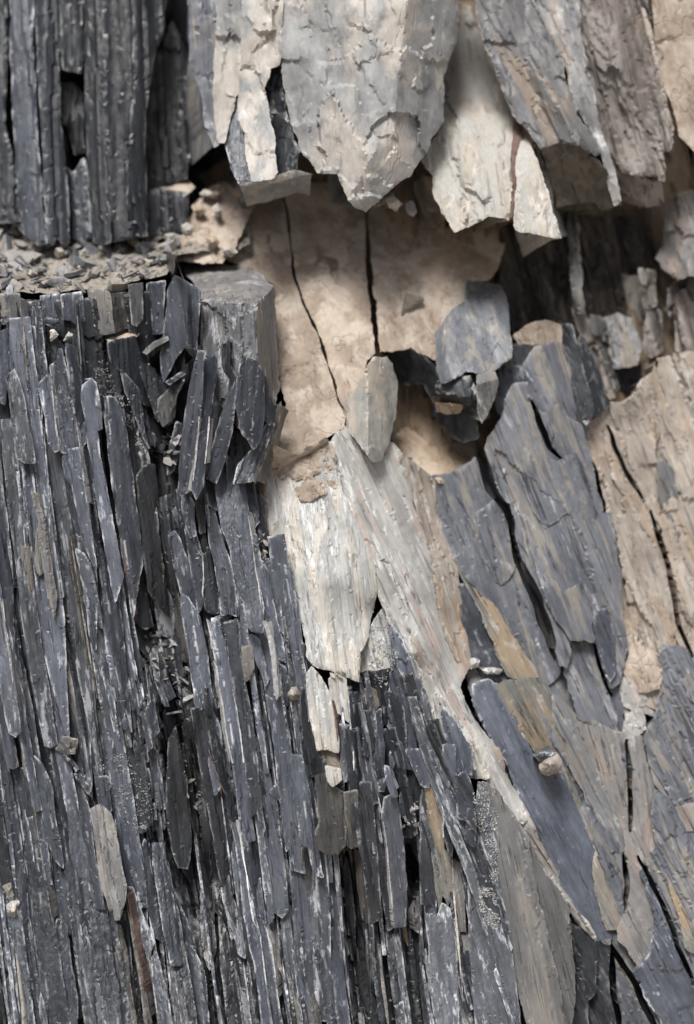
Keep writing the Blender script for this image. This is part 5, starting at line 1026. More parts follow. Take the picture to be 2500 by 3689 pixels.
for a in [
    (18, 'slate_blue', -4, .15, 20, 200, 70, 160, 120, 240, 200, 450, 240, 600, 280, 900, 200, 850, 130, 710, 90, 560, 40, 330),
    (18, 'slate_blue', -6, .1, 130, 720, 190, 760, 290, 930, 330, 1100, 370, 1300, 400, 1600, 440, 1750, 490, 2000, 500, 2268, 400, 2268, 330, 1950, 260, 1700, 210, 1300, 170, 1050, 140, 880),
    (18, 'slate_brown', 12, -.8, 0, 400, 40, 500, 80, 650, 120, 800, 150, 1050, 200, 1300, 260, 1700, 340, 1960, 400, 2268, 280, 2268, 230, 1900, 180, 1550, 120, 1200, 60, 850, 0, 600),
    (18, 'slate', 0, .1, 180, 0, 240, 0, 260, 180, 330, 400, 335, 600, 330, 800, 290, 900, 250, 650, 210, 400, 170, 150),
    (18, 'slate', 3, .2, 330, 400, 390, 330, 430, 550, 460, 750, 470, 900, 400, 900, 360, 870, 340, 650),
    (18, 'slate', -4, -.2, 380, 0, 480, 150, 520, 300, 600, 500, 640, 830, 650, 930, 560, 900, 500, 920, 470, 650, 430, 430, 390, 250),
    (18, 'slate_blue', -10, .1, 480, -300, 600, -250, 700, -150, 740, 0, 760, 150, 790, 360, 800, 520, 850, 720, 880, 860, 870, 1080, 770, 1060, 720, 980, 690, 750, 610, 500, 570, 300, 510, 150, 470, 0),
    (18, 'slate_blue', -6, .25, 410, 960, 480, 930, 500, 1100, 560, 1330, 620, 1600, 650, 1900, 700, 2268, 620, 2268, 540, 1950, 480, 1550, 430, 1250),
    (18, 'slate', -2, -.1, 510, 1000, 640, 960, 660, 1200, 720, 1600, 780, 1900, 800, 2268, 700, 2268, 650, 1800, 590, 1400, 540, 1150),
    (18, 'slate_blue', 0, .5, 660, 950, 720, 980, 760, 1090, 720, 1190, 670, 1220),
    (18, 'slate_dust', -10, .1, 690, 1220, 770, 1200, 790, 1400, 720, 1520, 700, 1400),
    (18, 'slate_blue', -4, .3, 760, 1100, 830, 1140, 880, 1300, 930, 1500, 900, 1560, 840, 1400, 780, 1260),
    (18, 'slate_dark', 4, -.2, 840, 1090, 920, 1110, 960, 1300, 990, 1500, 1000, 1680, 960, 1560, 920, 1400, 860, 1200),
    (18, 'crust', -14, .4, 880, 980, 898, 980, 962, 1150, 992, 1400, 1012, 1650, 1000, 1690, 962, 1300, 915, 1080),
    (18, 'slate_blue', 0, .2, 820, 490, 870, 430, 910, 520, 960, 800, 1000, 980, 1050, 1150, 1080, 1350, 1000, 1300, 960, 1150, 900, 950, 860, 700),
    (18, 'slate_blue', 6, -.2, 890, 420, 950, 420, 1000, 560, 1030, 850, 1060, 1090, 990, 950, 940, 750, 900, 520),
    (18, 'slate', -2, .2, 1030, 1370, 1080, 1400, 1110, 1600, 1090, 1750, 1050, 1600),
    (18, 'slate_dark', 10, .2, 780, 1500, 870, 1560, 900, 1700, 880, 1900, 830, 1850, 790, 1700),
    (18, 'slate_blue', -4, .3, 900, 1650, 980, 1700, 1040, 1830, 1080, 2100, 1090, 2268, 980, 2268, 960, 1950),
    (18, 'slate_dark', 0, .2, 1080, 1780, 1140, 1800, 1140, 2050, 1090, 2000),
    (18, 'slate_lime', 4, .1, 1110, 1060, 1200, 1020, 1240, 1300, 1180, 1500, 1120, 1450, 1090, 1250),
    (12, 'slate', 8, .2, 960, 600, 1040, 620, 1080, 800, 1090, 960, 1020, 1040, 990, 850),
    (12, 'slate_lime', 4, .3, 720, 640, 880, 740, 970, 820, 1000, 1000, 900, 900, 780, 800),
    (12, 'slate_blue', -4, -.2, 390, 700, 450, 720, 495, 790, 500, 960, 515, 1080, 470, 1100, 430, 1000, 400, 850),
    (12, 'slate_brown', 8, .4, 520, 760, 560, 690, 600, 800, 600, 1050, 560, 1060, 530, 900),
    (12, 'slate_dark', 10, .2, 280, 1300, 330, 1380, 350, 1600, 310, 1620, 270, 1450),
    (12, 'slate', -4, .2, 600, 600, 680, 610, 760, 700, 800, 820, 760, 880, 640, 800),
    (16, 'slate', -10, .15, 280, 0, 400, 0, 440, 200, 500, 500, 560, 600, 600, 900, 640, 1110, 560, 1250, 500, 1230, 460, 1050, 430, 800, 390, 600, 340, 350),
    (16, 'slate', -14, .3, 400, 0, 500, 0, 530, 150, 560, 260, 600, 400, 640, 600, 600, 640, 570, 620, 540, 380, 480, 250, 440, 150),
    (16, 'slate_blue', -14, .35, 590, 640, 650, 640, 680, 780, 720, 1050, 760, 1300, 820, 1600, 850, 1700, 870, 1900, 920, 2268, 920, 2500, 870, 2500, 840, 2268, 800, 1950, 740, 1680, 700, 1500, 670, 1150, 630, 850),
    (16, 'slate_blue', -4, .2, 500, 1260, 560, 1260, 640, 1450, 680, 1600, 710, 1890, 660, 1850, 620, 1690, 590, 1720, 550, 1500),
    (16, 'slate', -4, -.2, 660, 690, 760, 720, 830, 1100, 850, 1250, 900, 1600, 960, 1900, 1010, 2268, 1010, 2500, 930, 2500, 920, 2268, 870, 1900, 830, 1600, 760, 1300, 720, 1000),
    (16, 'slate_brown', 4, .3, 590, 100, 690, 200, 720, 400, 670, 480, 620, 420),
    (16, 'slate_brown', 8, -.1, 750, 480, 830, 420, 900, 600, 940, 900, 940, 1150, 970, 1350, 860, 1300, 830, 1000, 780, 700),
    (16, 'slate_dark', -22, .25, 0, 300, 40, 0, 110, 0, 180, 300, 210, 620, 220, 850, 190, 1080, 110, 1070, 50, 900, 10, 650),
    (16, 'slate_brown', 8, .1, 860, 1310, 970, 1350, 1100, 1450, 1200, 1700, 1290, 2000, 1370, 2268, 1400, 2500, 1150, 2500, 1120, 2268, 1060, 2060, 1000, 1950, 950, 1700),
    (16, 'slate_dark', 30, .2, 970, 980, 1150, 1000, 1230, 1150, 1260, 1300, 1290, 1600, 1200, 1600, 1080, 1430, 980, 1350),
    (16, 'slate_blue', -14, .2, 1120, 40, 1220, 60, 1280, 300, 1320, 560, 1350, 750, 1370, 900, 1400, 1100, 1420, 1160, 1340, 1130, 1290, 880, 1220, 870, 1190, 600, 1150, 250),
    (16, 'slate_brown', 0, .5, 1220, 900, 1290, 890, 1340, 1130, 1420, 1170, 1410, 1370, 1370, 1390, 1300, 1340, 1260, 1150),
    (16, 'slate_dark', 14, .3, 930, 440, 1060, 490, 1120, 560, 1170, 570, 1200, 1000, 1100, 960, 1040, 700, 960, 550),
    (16, 'slate_blue', -2, .1, 930, 380, 1000, 320, 1070, 480, 1000, 450),
    (16, 'slate_dark', 20, .2, 320, 1170, 420, 1150, 430, 1650, 450, 1800, 390, 2000, 330, 1850, 310, 1500),
    (16, 'slate', -2, .4, 1420, 1060, 1470, 1130, 1510, 1440, 1480, 1450, 1440, 1250),
    (16, 'slate', 0, .2, 1300, 1400, 1400, 1400, 1470, 1800, 1560, 2268, 1600, 2500, 1480, 2500, 1440, 2268, 1350, 1850),
    (16, 'slate', 0, .1, 0, 1000, 50, 1250, 130, 1600, 190, 1950, 240, 2268, 260, 2500, 0, 2500),
    (16, 'slate', 6, -.3, 60, 1250, 110, 1400, 240, 1700, 260, 1830, 330, 2000, 350, 2100, 340, 2500, 280, 2500, 250, 2268, 170, 1700),
    (16, 'slate_dark', 12, .2, 480, 1500, 560, 1700, 640, 2100, 680, 2500, 560, 2500, 500, 2000),
    (16, 'slate_dark', 8, .2, 620, 1700, 700, 1880, 770, 2000, 830, 2268, 850, 2500, 700, 2500, 640, 2100),
]: blade(mm, *a)
for a in [
    (14, 'pale', -14, .1, 520, 330, 560, 260, 640, 350, 690, 440, 730, 540, 760, 650, 800, 900, 800, 1030, 700, 1000, 615, 1010, 580, 850, 550, 700, 530, 500),
    (14, 'olive', -4, .1, 620, 1000, 700, 995, 800, 1025, 820, 1180, 760, 1150, 700, 1160, 660, 1110),
    (14, 'pale', -8, .3, 720, 370, 770, 320, 870, 370, 880, 500, 900, 760, 840, 690, 780, 660, 760, 600, 730, 500),
    (14, 'slate_dark', -4, -.5, 470, 500, 510, 350, 540, 560, 580, 850, 620, 1040, 690, 1140, 660, 1250, 540, 1250, 490, 1000, 460, 750),
    (14, 'slate', 0, .2, 880, 500, 980, 490, 1010, 650, 1020, 960, 950, 900, 910, 750),
    (14, 'olive', 4, .1, 1010, 470, 1100, 450, 1190, 480, 1180, 600, 1110, 690, 1060, 660, 1020, 640),
    (14, 'slate_dark', -8, .1, 1020, 660, 1100, 660, 1115, 850, 1115, 1000, 1070, 1070, 1040, 1060, 1030, 900),
    (14, 'slate', -2, .2, 1110, 690, 1190, 640, 1215, 1000, 1220, 1280, 1170, 1280, 1120, 1100),
    (14, 'slate_dark', 6, -.3, 1190, 500, 1300, 480, 1400, 650, 1420, 1000, 1390, 1250, 1330, 1300, 1280, 1000, 1210, 900),
    (14, 'slate_lime', -4, .2, 800, 780, 890, 790, 920, 880, 940, 1100, 950, 1250, 860, 1300, 830, 1100),
    (14, 'slate', -2, .1, 940, 980, 1030, 1020, 1060, 1200, 1090, 1400, 1110, 1700, 1000, 1750, 970, 1400),
    (14, 'pale', -18, .1, 690, 1160, 820, 1190, 830, 1280, 750, 1340, 710, 1290),
    (14, 'slate_brown', -14, .15, 600, 1250, 700, 1220, 750, 1340, 860, 1400, 870, 1860, 800, 1960, 710, 1960, 620, 1900, 600, 1750, 640, 1650, 620, 1400),
    (14, 'slate_brown', -10, .1, 860, 1400, 970, 1380, 990, 1700, 1000, 1880, 920, 1900, 870, 1860),
    (17, 'slate', -14, -.1, 250, 300, 340, 300, 370, 650, 390, 900, 420, 1300, 440, 1520, 340, 1580, 320, 1440, 280, 1100, 250, 700),
    (17, 'slate_brown', -2, -.9, 190, 900, 250, 950, 290, 1200, 330, 1430, 330, 1580, 270, 1540, 230, 1250),
    (17, 'slate', -8, .2, 340, 450, 410, 400, 450, 560, 480, 850, 520, 1150, 560, 1600, 500, 1640, 470, 1450, 430, 1250, 400, 950, 370, 700),
    (17, 'slate_blue', -14, .2, 470, 440, 560, 400, 600, 560, 640, 900, 660, 1200, 655, 1600, 565, 1615, 520, 1150, 480, 850, 450, 600),
    (17, 'slate_blue', -14, .2, 470, 150, 500, 160, 580, 420, 545, 430, 490, 300),
    (17, 'slate_blue', -10, .2, 410, 290, 480, 265, 460, 380, 420, 380),
    (17, 'slate', -2, .3, 250, 0, 320, 50, 390, 250, 410, 480, 350, 500, 300, 250),
    (17, 'slate', 8, .2, 610, 420, 680, 260, 720, 350, 700, 500, 690, 640, 620, 600),
    (17, 'slate_blue', -2, .2, 660, 0, 830, 0, 900, 150, 870, 340, 810, 330, 740, 200, 700, 100),
    (17, 'slate_blue', -4, .3, 800, 480, 820, 350, 850, 500, 870, 800, 910, 1200, 950, 1480, 900, 1400, 800, 1400, 790, 1000),
    (17, 'green', 4, .1, 820, 340, 950, 330, 990, 450, 1010, 700, 1000, 900, 1070, 1000, 1090, 1250, 1050, 1400, 990, 1300, 960, 1480, 920, 1300, 900, 900, 860, 600),
    (17, 'slate_dark', 2, .3, 1000, 500, 1040, 560, 1080, 800, 1080, 980, 1050, 950, 1010, 750),
    (17, 'slate_blue', 0, .1, 1000, -40, 1110, -40, 1110, 250, 1120, 600, 1080, 700, 1020, 450),
    (17, 'slate', -4, .2, 1110, 250, 1200, 190, 1280, 400, 1290, 700, 1280, 880, 1200, 820, 1220, 650, 1140, 620),
    (17, 'slate_blue', 2, .2, 880, -40, 1000, -40, 1010, 450, 960, 330, 930, 200),
    (17, 'slate_lime', -2, .1, 1210, 900, 1300, 850, 1300, 500, 1320, 300, 1400, 300, 1450, 420, 1480, 700, 1490, 1100, 1540, 1400, 1590, 1600, 1640, 2000, 1700, 2500, 1300, 2500, 1280, 2268, 1240, 1700, 1230, 1200),
    (17, 'taupe', 4, .2, 1080, 1000, 1180, 1050, 1220, 1300, 1180, 1300, 1200, 1650, 1130, 1650, 1100, 1300),
    (17, 'slate_lime', -10, .1, 990, 1400, 1060, 1450, 1110, 1700, 1130, 2268, 1140, 2500, 940, 2500, 900, 2268, 870, 1750, 840, 1500, 950, 1500),
    (17, 'taupe', 8, .3, 1110, 1640, 1200, 1650, 1260, 1900, 1290, 2268, 1300, 2500, 1160, 2500, 1140, 2100),
    (17, 'slate_dark', 52, .3, 180, 1500, 260, 1500, 330, 1900, 360, 2268, 380, 2500, 280, 2500, 250, 2100),
    (17, 'slate_dark', 45, .2, 270, 1480, 430, 1500, 500, 2000, 560, 2268, 580, 2500, 380, 2500, 370, 2268, 320, 1900),
    (17, 'slate_brown', 50, -.2, 480, 1550, 610, 1550, 680, 1900, 720, 2268, 740, 2500, 570, 2500, 560, 2268, 520, 1900),
    (17, 'slate_dark', 45, .2, 650, 1650, 800, 1650, 860, 2000, 900, 2500, 740, 2500, 700, 2000),
    (17, 'slate', 30, .1, -150, 950, 60, 950, 130, 1000, 190, 1500, 190, 1800, 150, 2000, 60, 1990, 0, 1750, -100, 1500),
    (17, 'slate_dark', 45, .1, 20, 1900, 150, 1990, 250, 2500, 60, 2500),
    (17, 'slate_bare', 70, .1, 600, 700, 800, 650, 800, 1300, 650, 1300),
]: blade(bm_, *a)
# ------------------------------------------------------------------ smaller blades filling the banks
RNG = random.Random(77)
def auto_poly(cx, cy, w, L):
    """outline of one broken blade following the cleavage."""
    n = 7
    top = RNG.choice(['slant', 'point', 'jag']); bot = RNG.choice(['slant', 'point', 'jag', 'point'])
    x, y = cx, cy
    pts = []
    # walk up to the start
    steps = 6
    for _ in range(steps):
        g = float(grain(x, y)); x -= math.sin(g) * L / 2 / steps; y -= math.cos(g) * L / 2 / steps
    left, right = [], []
    wl = RNG.uniform(.8, 1.1); wr = RNG.uniform(.8, 1.1)
    for i in range(n + 1):
        f = i / n
        g = float(grain(x, y)); ex, ey = math.cos(g), -math.sin(g); dx, dy = math.sin(g), math.cos(g)
        t = 1.0
        if i == 0: t = {'slant': .9, 'point': .12, 'jag': .8}[top]
        if i == n: t = {'slant': .9, 'point': .10, 'jag': .8}[bot]
        if i == 1 and top == 'point': t = .7
        if i == n - 1 and bot == 'point': t = .6
        sl = sr = 0
        if i == 0 and top == 'slant': sl, sr = RNG.uniform(-.8, .8) * w, 0
        if i == n and bot == 'slant': sl, sr = RNG.uniform(-1, 1) * w, 0
        a = w * .5 * t * wl * RNG.uniform(.92, 1.08); b = w * .5 * t * wr * RNG.uniform(.92, 1.08)
        left.append((x - ex * a + dx * sl, y - ey * a + dy * sl)); right.append((x + ex * b + dx * sr, y + ey * b + dy * sr))
        if i == n and bot == 'jag': left.append((x + dx * w * .5 * RNG.uniform(-.3, 1), y + dy * w * .5 * RNG.uniform(0, 1)))
        if i < n:
            x += dx * L / n; y += dy * L / n
    return left + right[::-1]

def fill(par, region, count, wr, lr_, dr, mats, tilt=.5, seed=1, thick=.03, name='slate_blade'):
    RNG.seed(seed)
    rg = np.asarray(region, float)
    x0, y0 = rg.min(0); x1, y1 = rg.max(0)
    k = 0; tries = 0
    while k < count and tries < count * 30:
        tries += 1
        cx = RNG.uniform(x0, x1); cy = RNG.uniform(y0, y1)
        if not inside(rg, np.array([cx]), np.array([cy]))[0]: continue
        w = RNG.uniform(*wr) * RNG.choice([.5, .8, 1, 1.4]); L = RNG.uniform(*lr_)
        p = auto_poly(cx, cy, w, L); c = np.mean(p, 0)
        if min(q[1] for q in p) < y0 + 5: continue
        pp = np.array(p)
        if groove_dist(pp[:, 0], pp[:, 1]).min() < 3 or groove_dist(c[:1], c[1:]).min() < 6: continue
        d = float(Jd(np.array([c[0]]), np.array([c[1]]))[0]) + RNG.uniform(*dr) / 1000.
        g = float(grain(c[0], c[1])); ta = RNG.uniform(-tilt, tilt); tl = bank_slope(p, g) + RNG.uniform(-.02, .01)
        ex = (math.cos(g) * 100, -math.sin(g) * 100); el = (math.sin(g) * 100, math.cos(g) * 100)
        ctrl = [(c[0], c[1], d), (c[0] + ex[0], c[1] + ex[1], d + ta * .05), (c[0] + el[0], c[1] + el[1], d + tl * .05)]
        slab(name, p, ctrl, thick, M[RNG.choice(mats)], par, res=7, jag=1.8, amp=.0018, fa=55, fl=4, terr=.001, tfreq=3, bevd=.0015, bev=7, rib=.0016, ribw=22, segl=400)
        k += 1
SL = ['slate', 'slate', 'slate', 'slate_blue', 'slate_dark', 'slate_lime']
left_r = [(-150, 1080), (560, 1040), (560, 1400), (480, 1700), (560, 2150), (640, 2500), (760, 3000), (700, 3760), (-150, 3760)]
mid_r = [(640, 1780), (930, 1780), (980, 2150), (1060, 2400), (1200, 2450), (1180, 2900), (1200, 3760), (700, 3760), (760, 3000), (640, 2300)]
low_r = [(1150, 2480), (1420, 2380), (1560, 2580), (1700, 2760), (1740, 3000), (1800, 3400), (1880, 3760), (1180, 3760), (1180, 2900)]
SB = ['slate', 'slate_blue', 'slate_blue', 'slate', 'slate_lime', 'slate_dark']
fill(lm, left_r, 14, (80, 130), (900, 1700), (-8, 14), ['slate', 'slate_blue'], .4, 2)
fill(lm, left_r, 50, (26, 70), (600, 1600), (-12, 16), SB, 1.0, 3)
fill(lm, left_r, 40, (8, 18), (260, 900), (-12, 2), SB, .6, 4, .015, 'splinter')
fill(mm, mid_r, 8, (70, 110), (600, 1300), (-8, 14), ['slate', 'slate_blue'], .4, 12)
fill(mm, mid_r, 30, (24, 60), (400, 1200), (-12, 16), SB, 1.0, 5)
fill(mm, mid_r, 28, (8, 16), (200, 700), (-12, 2), SB, .6, 6, .015, 'splinter')
fill(bm_, low_r, 34, (24, 56), (350, 1000), (-12, 16), SB, 1.0, 7)
fill(bm_, low_r, 40, (8, 18), (120, 500), (-12, 2), SB + ['taupe'], .6, 8, .015, 'splinter')
crumb = [(380, 2480), (480, 2350), (560, 2560), (600, 2800), (560, 3000), (480, 2980), (430, 2800)]
fill(lm, crumb, 110, (10, 24), (40, 130), (-22, 6), ['slate_lime', 'slate_blue', 'slate', 'slate_lime'], .9, 9, .012, 'splinter')

# pale broken edges: thin strips of rock standing along the sheets
bpy.context.view_layer.update()
dg = bpy.context.evaluated_depsgraph_get()
def hit_depth(x, y):
    tgt = to_world(np.array([(x - CX) * S]), np.array([(CY - y) * S]), np.array([0.0]))[0]
    dr = Vector(tgt - CAM).normalized()
    ok, loc, nr, _, ob, _ = scene.ray_cast(dg, Vector(CAM), dr)
    return float(to_frame(np.array([loc]))[1][0]) if ok else 0.0
def strip(par, k, mat, w, *pts):
    q = np.array(T(k, *pts)); L = []; R = []
    sc = _T[k][2]
    for i in range(len(q)):
        t = q[min(i + 1, len(q) - 1)] - q[max(i - 1, 0)]; t = t / np.linalg.norm(t); n = np.array([t[1], -t[0]])
        h = w * sc * .5 * RNG.uniform(.6, 1.3) * (.4 if i in (0, len(q) - 1) else 1)
        L.append(q[i] + n * h); R.append(q[i] - n * h)
    ctrl = [(p[0], p[1], min(hit_depth(p[0] + o_, p[1]) for o_ in (-6, 0, 6)) - .002) for p in q]
    if len(ctrl) < 4: ctrl = [(c[0], c[1], np.mean([d[2] for d in ctrl])) for c in ctrl]
    slab('pale_edge', L + R[::-1], ctrl, .02, M[mat], par, res=5, jag=2.0, amp=.001, bevd=.001, bev=3)
for a in [(mm, 18, 'edge', 15, 425, 1335, 455, 1400, 480, 1600, 510, 1750, 535, 1950, 560, 2100, 600, 2268), (mm, 18, 'edge', 9, 600, 1600, 640, 1800, 670, 2000, 700, 2268), (mm, 18, 'edge', 13, 735, 0, 775, 220, 790, 360, 810, 520, 835, 640, 860, 860),
          (mm, 18, 'edge', 12, 270, 320, 330, 400, 335, 600, 325, 720, 355, 880), (mm, 18, 'edge', 10, 355, 920, 400, 1100, 410, 1210, 412, 1230), (bm_, 17, 'edge', 11, 410, 430, 455, 650, 490, 900, 510, 1150, 540, 1450, 565, 1615),
          (lb, 12, 'edge', 11, 548, 0, 540, 150, 520, 350, 495, 550, 475, 680), (lb, 12, 'edge', 10, 640, 0, 632, 120, 625, 200, 600, 430), (mm, 12, 'edge', 15, 620, 800, 632, 850, 640, 900, 640, 1000),
          (mm, 16, 'edge', 10, 650, 640, 700, 1000, 730, 1150, 750, 1350, 790, 1560, 830, 1640), (mm, 16, 'edge', 13, 850, 1700, 870, 1850, 900, 2100, 920, 2268), (mm, 16, 'edge', 8, 890, 1600, 950, 1780, 975, 1950, 1010, 2268),
          (lm, 11, 'edge', 11, 455, 810, 470, 1000, 490, 1200, 520, 1450, 545, 1600), (lm, 13, 'slate_dust', 9, 640, 80, 700, 470, 750, 780, 780, 950, 830, 1270, 880, 1560), (lm, 13, 'seam', 10, 1082, 60, 1132, 300, 1190, 600, 1218, 850),
          (lm, 13, 'taupe', 13, 5, 640, 40, 900, 90, 1200, 130, 1500, 190, 1900, 240, 2268), (lm, 15, 'seam', 8, 1155, 1070, 1200, 1300, 1250, 1600, 1310, 1950), (bm_, 17, 'edge', 11, 980, 480, 995, 540, 1005, 600, 1000, 800),
          (bm_, 17, 'hang', 10, 1085, 1000, 1095, 1300, 1130, 1700, 1180, 2268), (lm, 15, 'edge', 8, 1340, 1640, 1360, 1700, 1380, 1800, 1440, 2240), (lm, 11, 'slate_dust', 12, 210, 430, 235, 700, 240, 800, 260, 1000), (mm, 16, 'seam', 8, 380, 0, 440, 180, 500, 330, 530, 400),
          (lm, 15, 'slate_dust', 7, 310, 250, 345, 520, 400, 850, 430, 1040, 470, 1300), (bm_, 14, 'edge', 9, 885, 430, 915, 800, 940, 1050, 945, 1200), (bm_, 14, 'seam', 10, 745, 560, 775, 720, 795, 880, 808, 1100), (lm, 11, 'edge', 7, 690, 1290, 720, 1500, 750, 1800, 790, 2050)]:
    strip(*a)
# ------------------------------------------------------------------ loose stones
def chip_mesh(seed, flat):
    r = random.Random(seed)
    n = r.randint(4, 6)
    an = sorted(r.uniform(0, 2 * math.pi) for _ in range(n))
    an = [2 * math.pi * (i + r.uniform(-.3, .3)) / n for i in range(n)]
    el = r.uniform(.25, .65)
    top = [(math.cos(t) * .5 * r.uniform(.75, 1.1), math.sin(t) * .5 * el * r.uniform(.75, 1.1)) for t in an]
    th = flat * r.uniform(.7, 1.4)
    V = [(x, y, th * .5 + .03 * r.uniform(-1, 1)) for x, y in top] + [(x * r.uniform(.85, 1.1) + .03, y * r.uniform(.85, 1.1), -th * .5 + .03 * r.uniform(-1, 1)) for x, y in top]
    V += [(0, 0, th * .62), (.02, 0, -th * .62)]
    F = []
    for i in range(n):
        j = (i + 1) % n
        F += [(i, j, 2 * n), (j, i, n + i, n + j), (n + j, n + i, 2 * n + 1)]
    me = bpy.data.meshes.new('stone_chip')
    me.from_pydata(V, [], F)
    at = me.attributes.new('grain', 'FLOAT_VECTOR', 'POINT')
    at.data.foreach_set('vector', (np.array(V) * .02 + seed * .37).ravel())
    at = me.attributes.new('rim', 'FLOAT', 'POINT'); at.data.foreach_set('value', np.r_[np.ones(n) * .8, np.ones(n) * .4, 0, 0])
    return me
CH = [chip_mesh(i, .10) for i in range(10)]
CHT = []
for m_ in CH:
    m_.materials.append(M['chip'])
for i in range(6):
    q = chip_mesh(40 + i, .3); q.materials.append(M['chip_tan']); CHT.append(q)
CRN = random.Random(5)
def put_chip(me, loc, size, tilt, label, group, up=Vector((0, -.15, 1))):
    o = bpy.data.objects.new('stone_chip', me)
    col.objects.link(o)
    o.location = loc
    nrm = (up.normalized() + Vector((CRN.gauss(0, tilt), CRN.gauss(0, tilt), CRN.gauss(0, tilt)))).normalized()
    q = nrm.to_track_quat('Z', 'Y')
    from mathutils import Quaternion
    o.rotation_mode = 'QUATERNION'
    o.rotation_quaternion = q @ Quaternion((0, 0, 1), CRN.uniform(0, 6.283))
    o.scale = (size, size, size * CRN.uniform(.7, 1.3))
    return tag(o, label, 'stone chip', group)
SLN = Vector((0, -.42, 1))
for i in range(190):
    x = CRN.uniform(-60, 640); s_ = CRN.uniform(.0, 1.0)
    if x > 520: s_ = CRN.uniform(.2, 1.0)
    y, d = ledge_px(np.array([x]), np.array([s_]))
    w = to_world((np.array([x]) - CX) * S, (CY - y + 14) * S, d)[0]
    tan_ = CRN.random() < .22
    sz = CRN.choice([.018, .026, .034, .042, .052, .065])
    where = 'at the foot of the dark columns' if s_ > .68 else ('near the rim of the ledge' if s_ < .3 else 'in the middle of the ledge rubble')
    if x > 480: where = 'beside the flat-topped block on the ledge'
    size_ = ('large ' if sz > .04 else 'small ' if sz < .03 else '')
    kind_ = 'tan stone bit' if tan_ else ('grey slate shard' if sz > .04 else 'grey slate flake' if sz < .03 else 'thin grey slate chip')
    put_chip(CRN.choice(CHT if tan_ else CH), w, sz * (.7 if tan_ else 1), .5, size_ + kind_ + ' ' + where, 'tan bits on the ledge' if tan_ else 'slate chips on the ledge', SLN)
# fine grit between the chips: uncountable
gv, gf = [], []
GR = np.random.default_rng(8)
for i in range(500):
    x = GR.uniform(-300, 760); s_ = GR.uniform(-.02, 1.02)
    y, d = ledge_px(np.array([x]), np.array([s_]))
    w = to_world((np.array([x]) - CX) * S, (CY - y + GR.uniform(2, 9)) * S, d)[0]
    r_ = GR.uniform(.002, .006)
    ax = GR.normal(size=(4, 3)); ax /= np.linalg.norm(ax, axis=1)[:, None]
    b = len(gv)
    gv += [w + ax[k] * r_ * (1.0, 1.0, .8, .6)[k] for k in range(4)]
    gf += [(b, b + 1, b + 2), (b, b + 2, b + 3), (b, b + 3, b + 1), (b + 1, b + 3, b + 2)]
gv = np.array(gv)
tag(link_mesh('grit', gv, gf, M['debris'], None, {'grain': gv * 1.0}, sharp=10), 'fine grey and tan grit strewn over the ledge', 'grit', kind='stuff')

# bigger named loose stones, resting against the face
def loose(name, label, k, mat, dd, *pts, **kw):
    p = T(k, *pts); c = np.mean(p, 0)
    d = float(Jd(np.array([c[0]]), np.array([c[1]]))[0]) + dd / 1000. if not kw.pop('absd', False) else dd / 1000.
    r_ = kw.pop('bulge', .015); w = max(q[0] for q in p) - min(q[0] for q in p)
    ctrl = [(c[0], c[1], d - r_)] + [(q[0], q[1], d + r_ * .5) for q in p]
    o = slab(name, p, ctrl, kw.pop('thick', .03), M[mat], None, **{**dict(res=6, jag=3, amp=.002, fa=60, fl=50, bevd=.001, bev=5, fac=.006, facs=40, fstr=1.2), **kw})
    return tag(o, label, kw.get('cat', 'stone'))
loose('pebble', 'pinkish tan lump lodged beside the snapped foot of the whitish slab', 18, 'tanrock', -8, 1080, 1650, 1130, 1570, 1175, 1565, 1212, 1612, 1205, 1690, 1150, 1700, 1100, 1745)
loose('pebble', 'whitish angular pebble lodged in the left slate bank', 15, 'pale', -18, 60, 1165, 90, 1130, 170, 1120, 182, 1190, 150, 1290, 120, 1332, 62, 1280)
loose('slate_chip', 'grey brown chip stuck above the whitish angular pebble', 15, 'taupe', -16, 20, 985, 95, 955, 132, 1100, 80, 1112, bulge=.003, thick=.015)
loose('pebble', 'tan and pink stone perched on the blue grey sheet, casting a shadow', 8, 'tanrock', 62, 872, 70, 905, 40, 955, 20, 975, 45, 970, 100, 915, 122, 880, 110, absd=True, bulge=.025, thick=.06)
loose('slate_chip', 'dark flat chip beside the perched tan stone', 8, 'slate', 70, 840, 25, 900, 15, 950, 12, 900, 45, 870, 55, absd=True, bulge=.005, thick=.04)
loose('pebble', 'tiny pink white pebble caught in the dark slate notch', 17, 'pale', -10, 695, 540, 720, 505, 765, 510, 778, 535, 740, 560, 720, 595, 700, 580, bulge=.008)
loose('slate_flake', 'translucent looking square slate flake wedged above crossed sticks of slate', 13, 'slate_brown', -24, 500, 2010, 570, 1890, 710, 1920, 705, 2000, 680, 2060, 560, 2055, bulge=.003, thick=.012)
loose('slate_stick', 'long thin slate stick lying aslant below the square flake', 15, 'slate_blue', -30, 665, -30, 700, -40, 835, 100, 820, 180, 790, 150, bulge=.003, thick=.012, ang=-35)
loose('slate_stick', 'thin slate stick under the square flake, sloping to the right', 13, 'slate', -28, 540, 2035, 575, 2030, 700, 2180, 780, 2290, 730, 2280, bulge=.003, thick=.012, ang=-35)
loose('slate_flake', 'round pale flake among the crumbled slate splinters', 15, 'slate_lime', -20, 1250, 460, 1280, 425, 1325, 440, 1330, 490, 1290, 515, 1255, 495, bulge=.002, thick=.008)
loose('slate_flake', 'lit triangular flake lying on left bank just below the ledge', 11, 'slate_blue', -12, 375, 375, 420, 355, 540, 370, 535, 400, 470, 455, 400, 420, bulge=.003, thick=.015)
loose('slate_flake', 'white triangular flake on the left bank below the ledge', 11, 'pale', -14, 455, 480, 490, 470, 530, 520, 460, 580, bulge=.002, thick=.01)
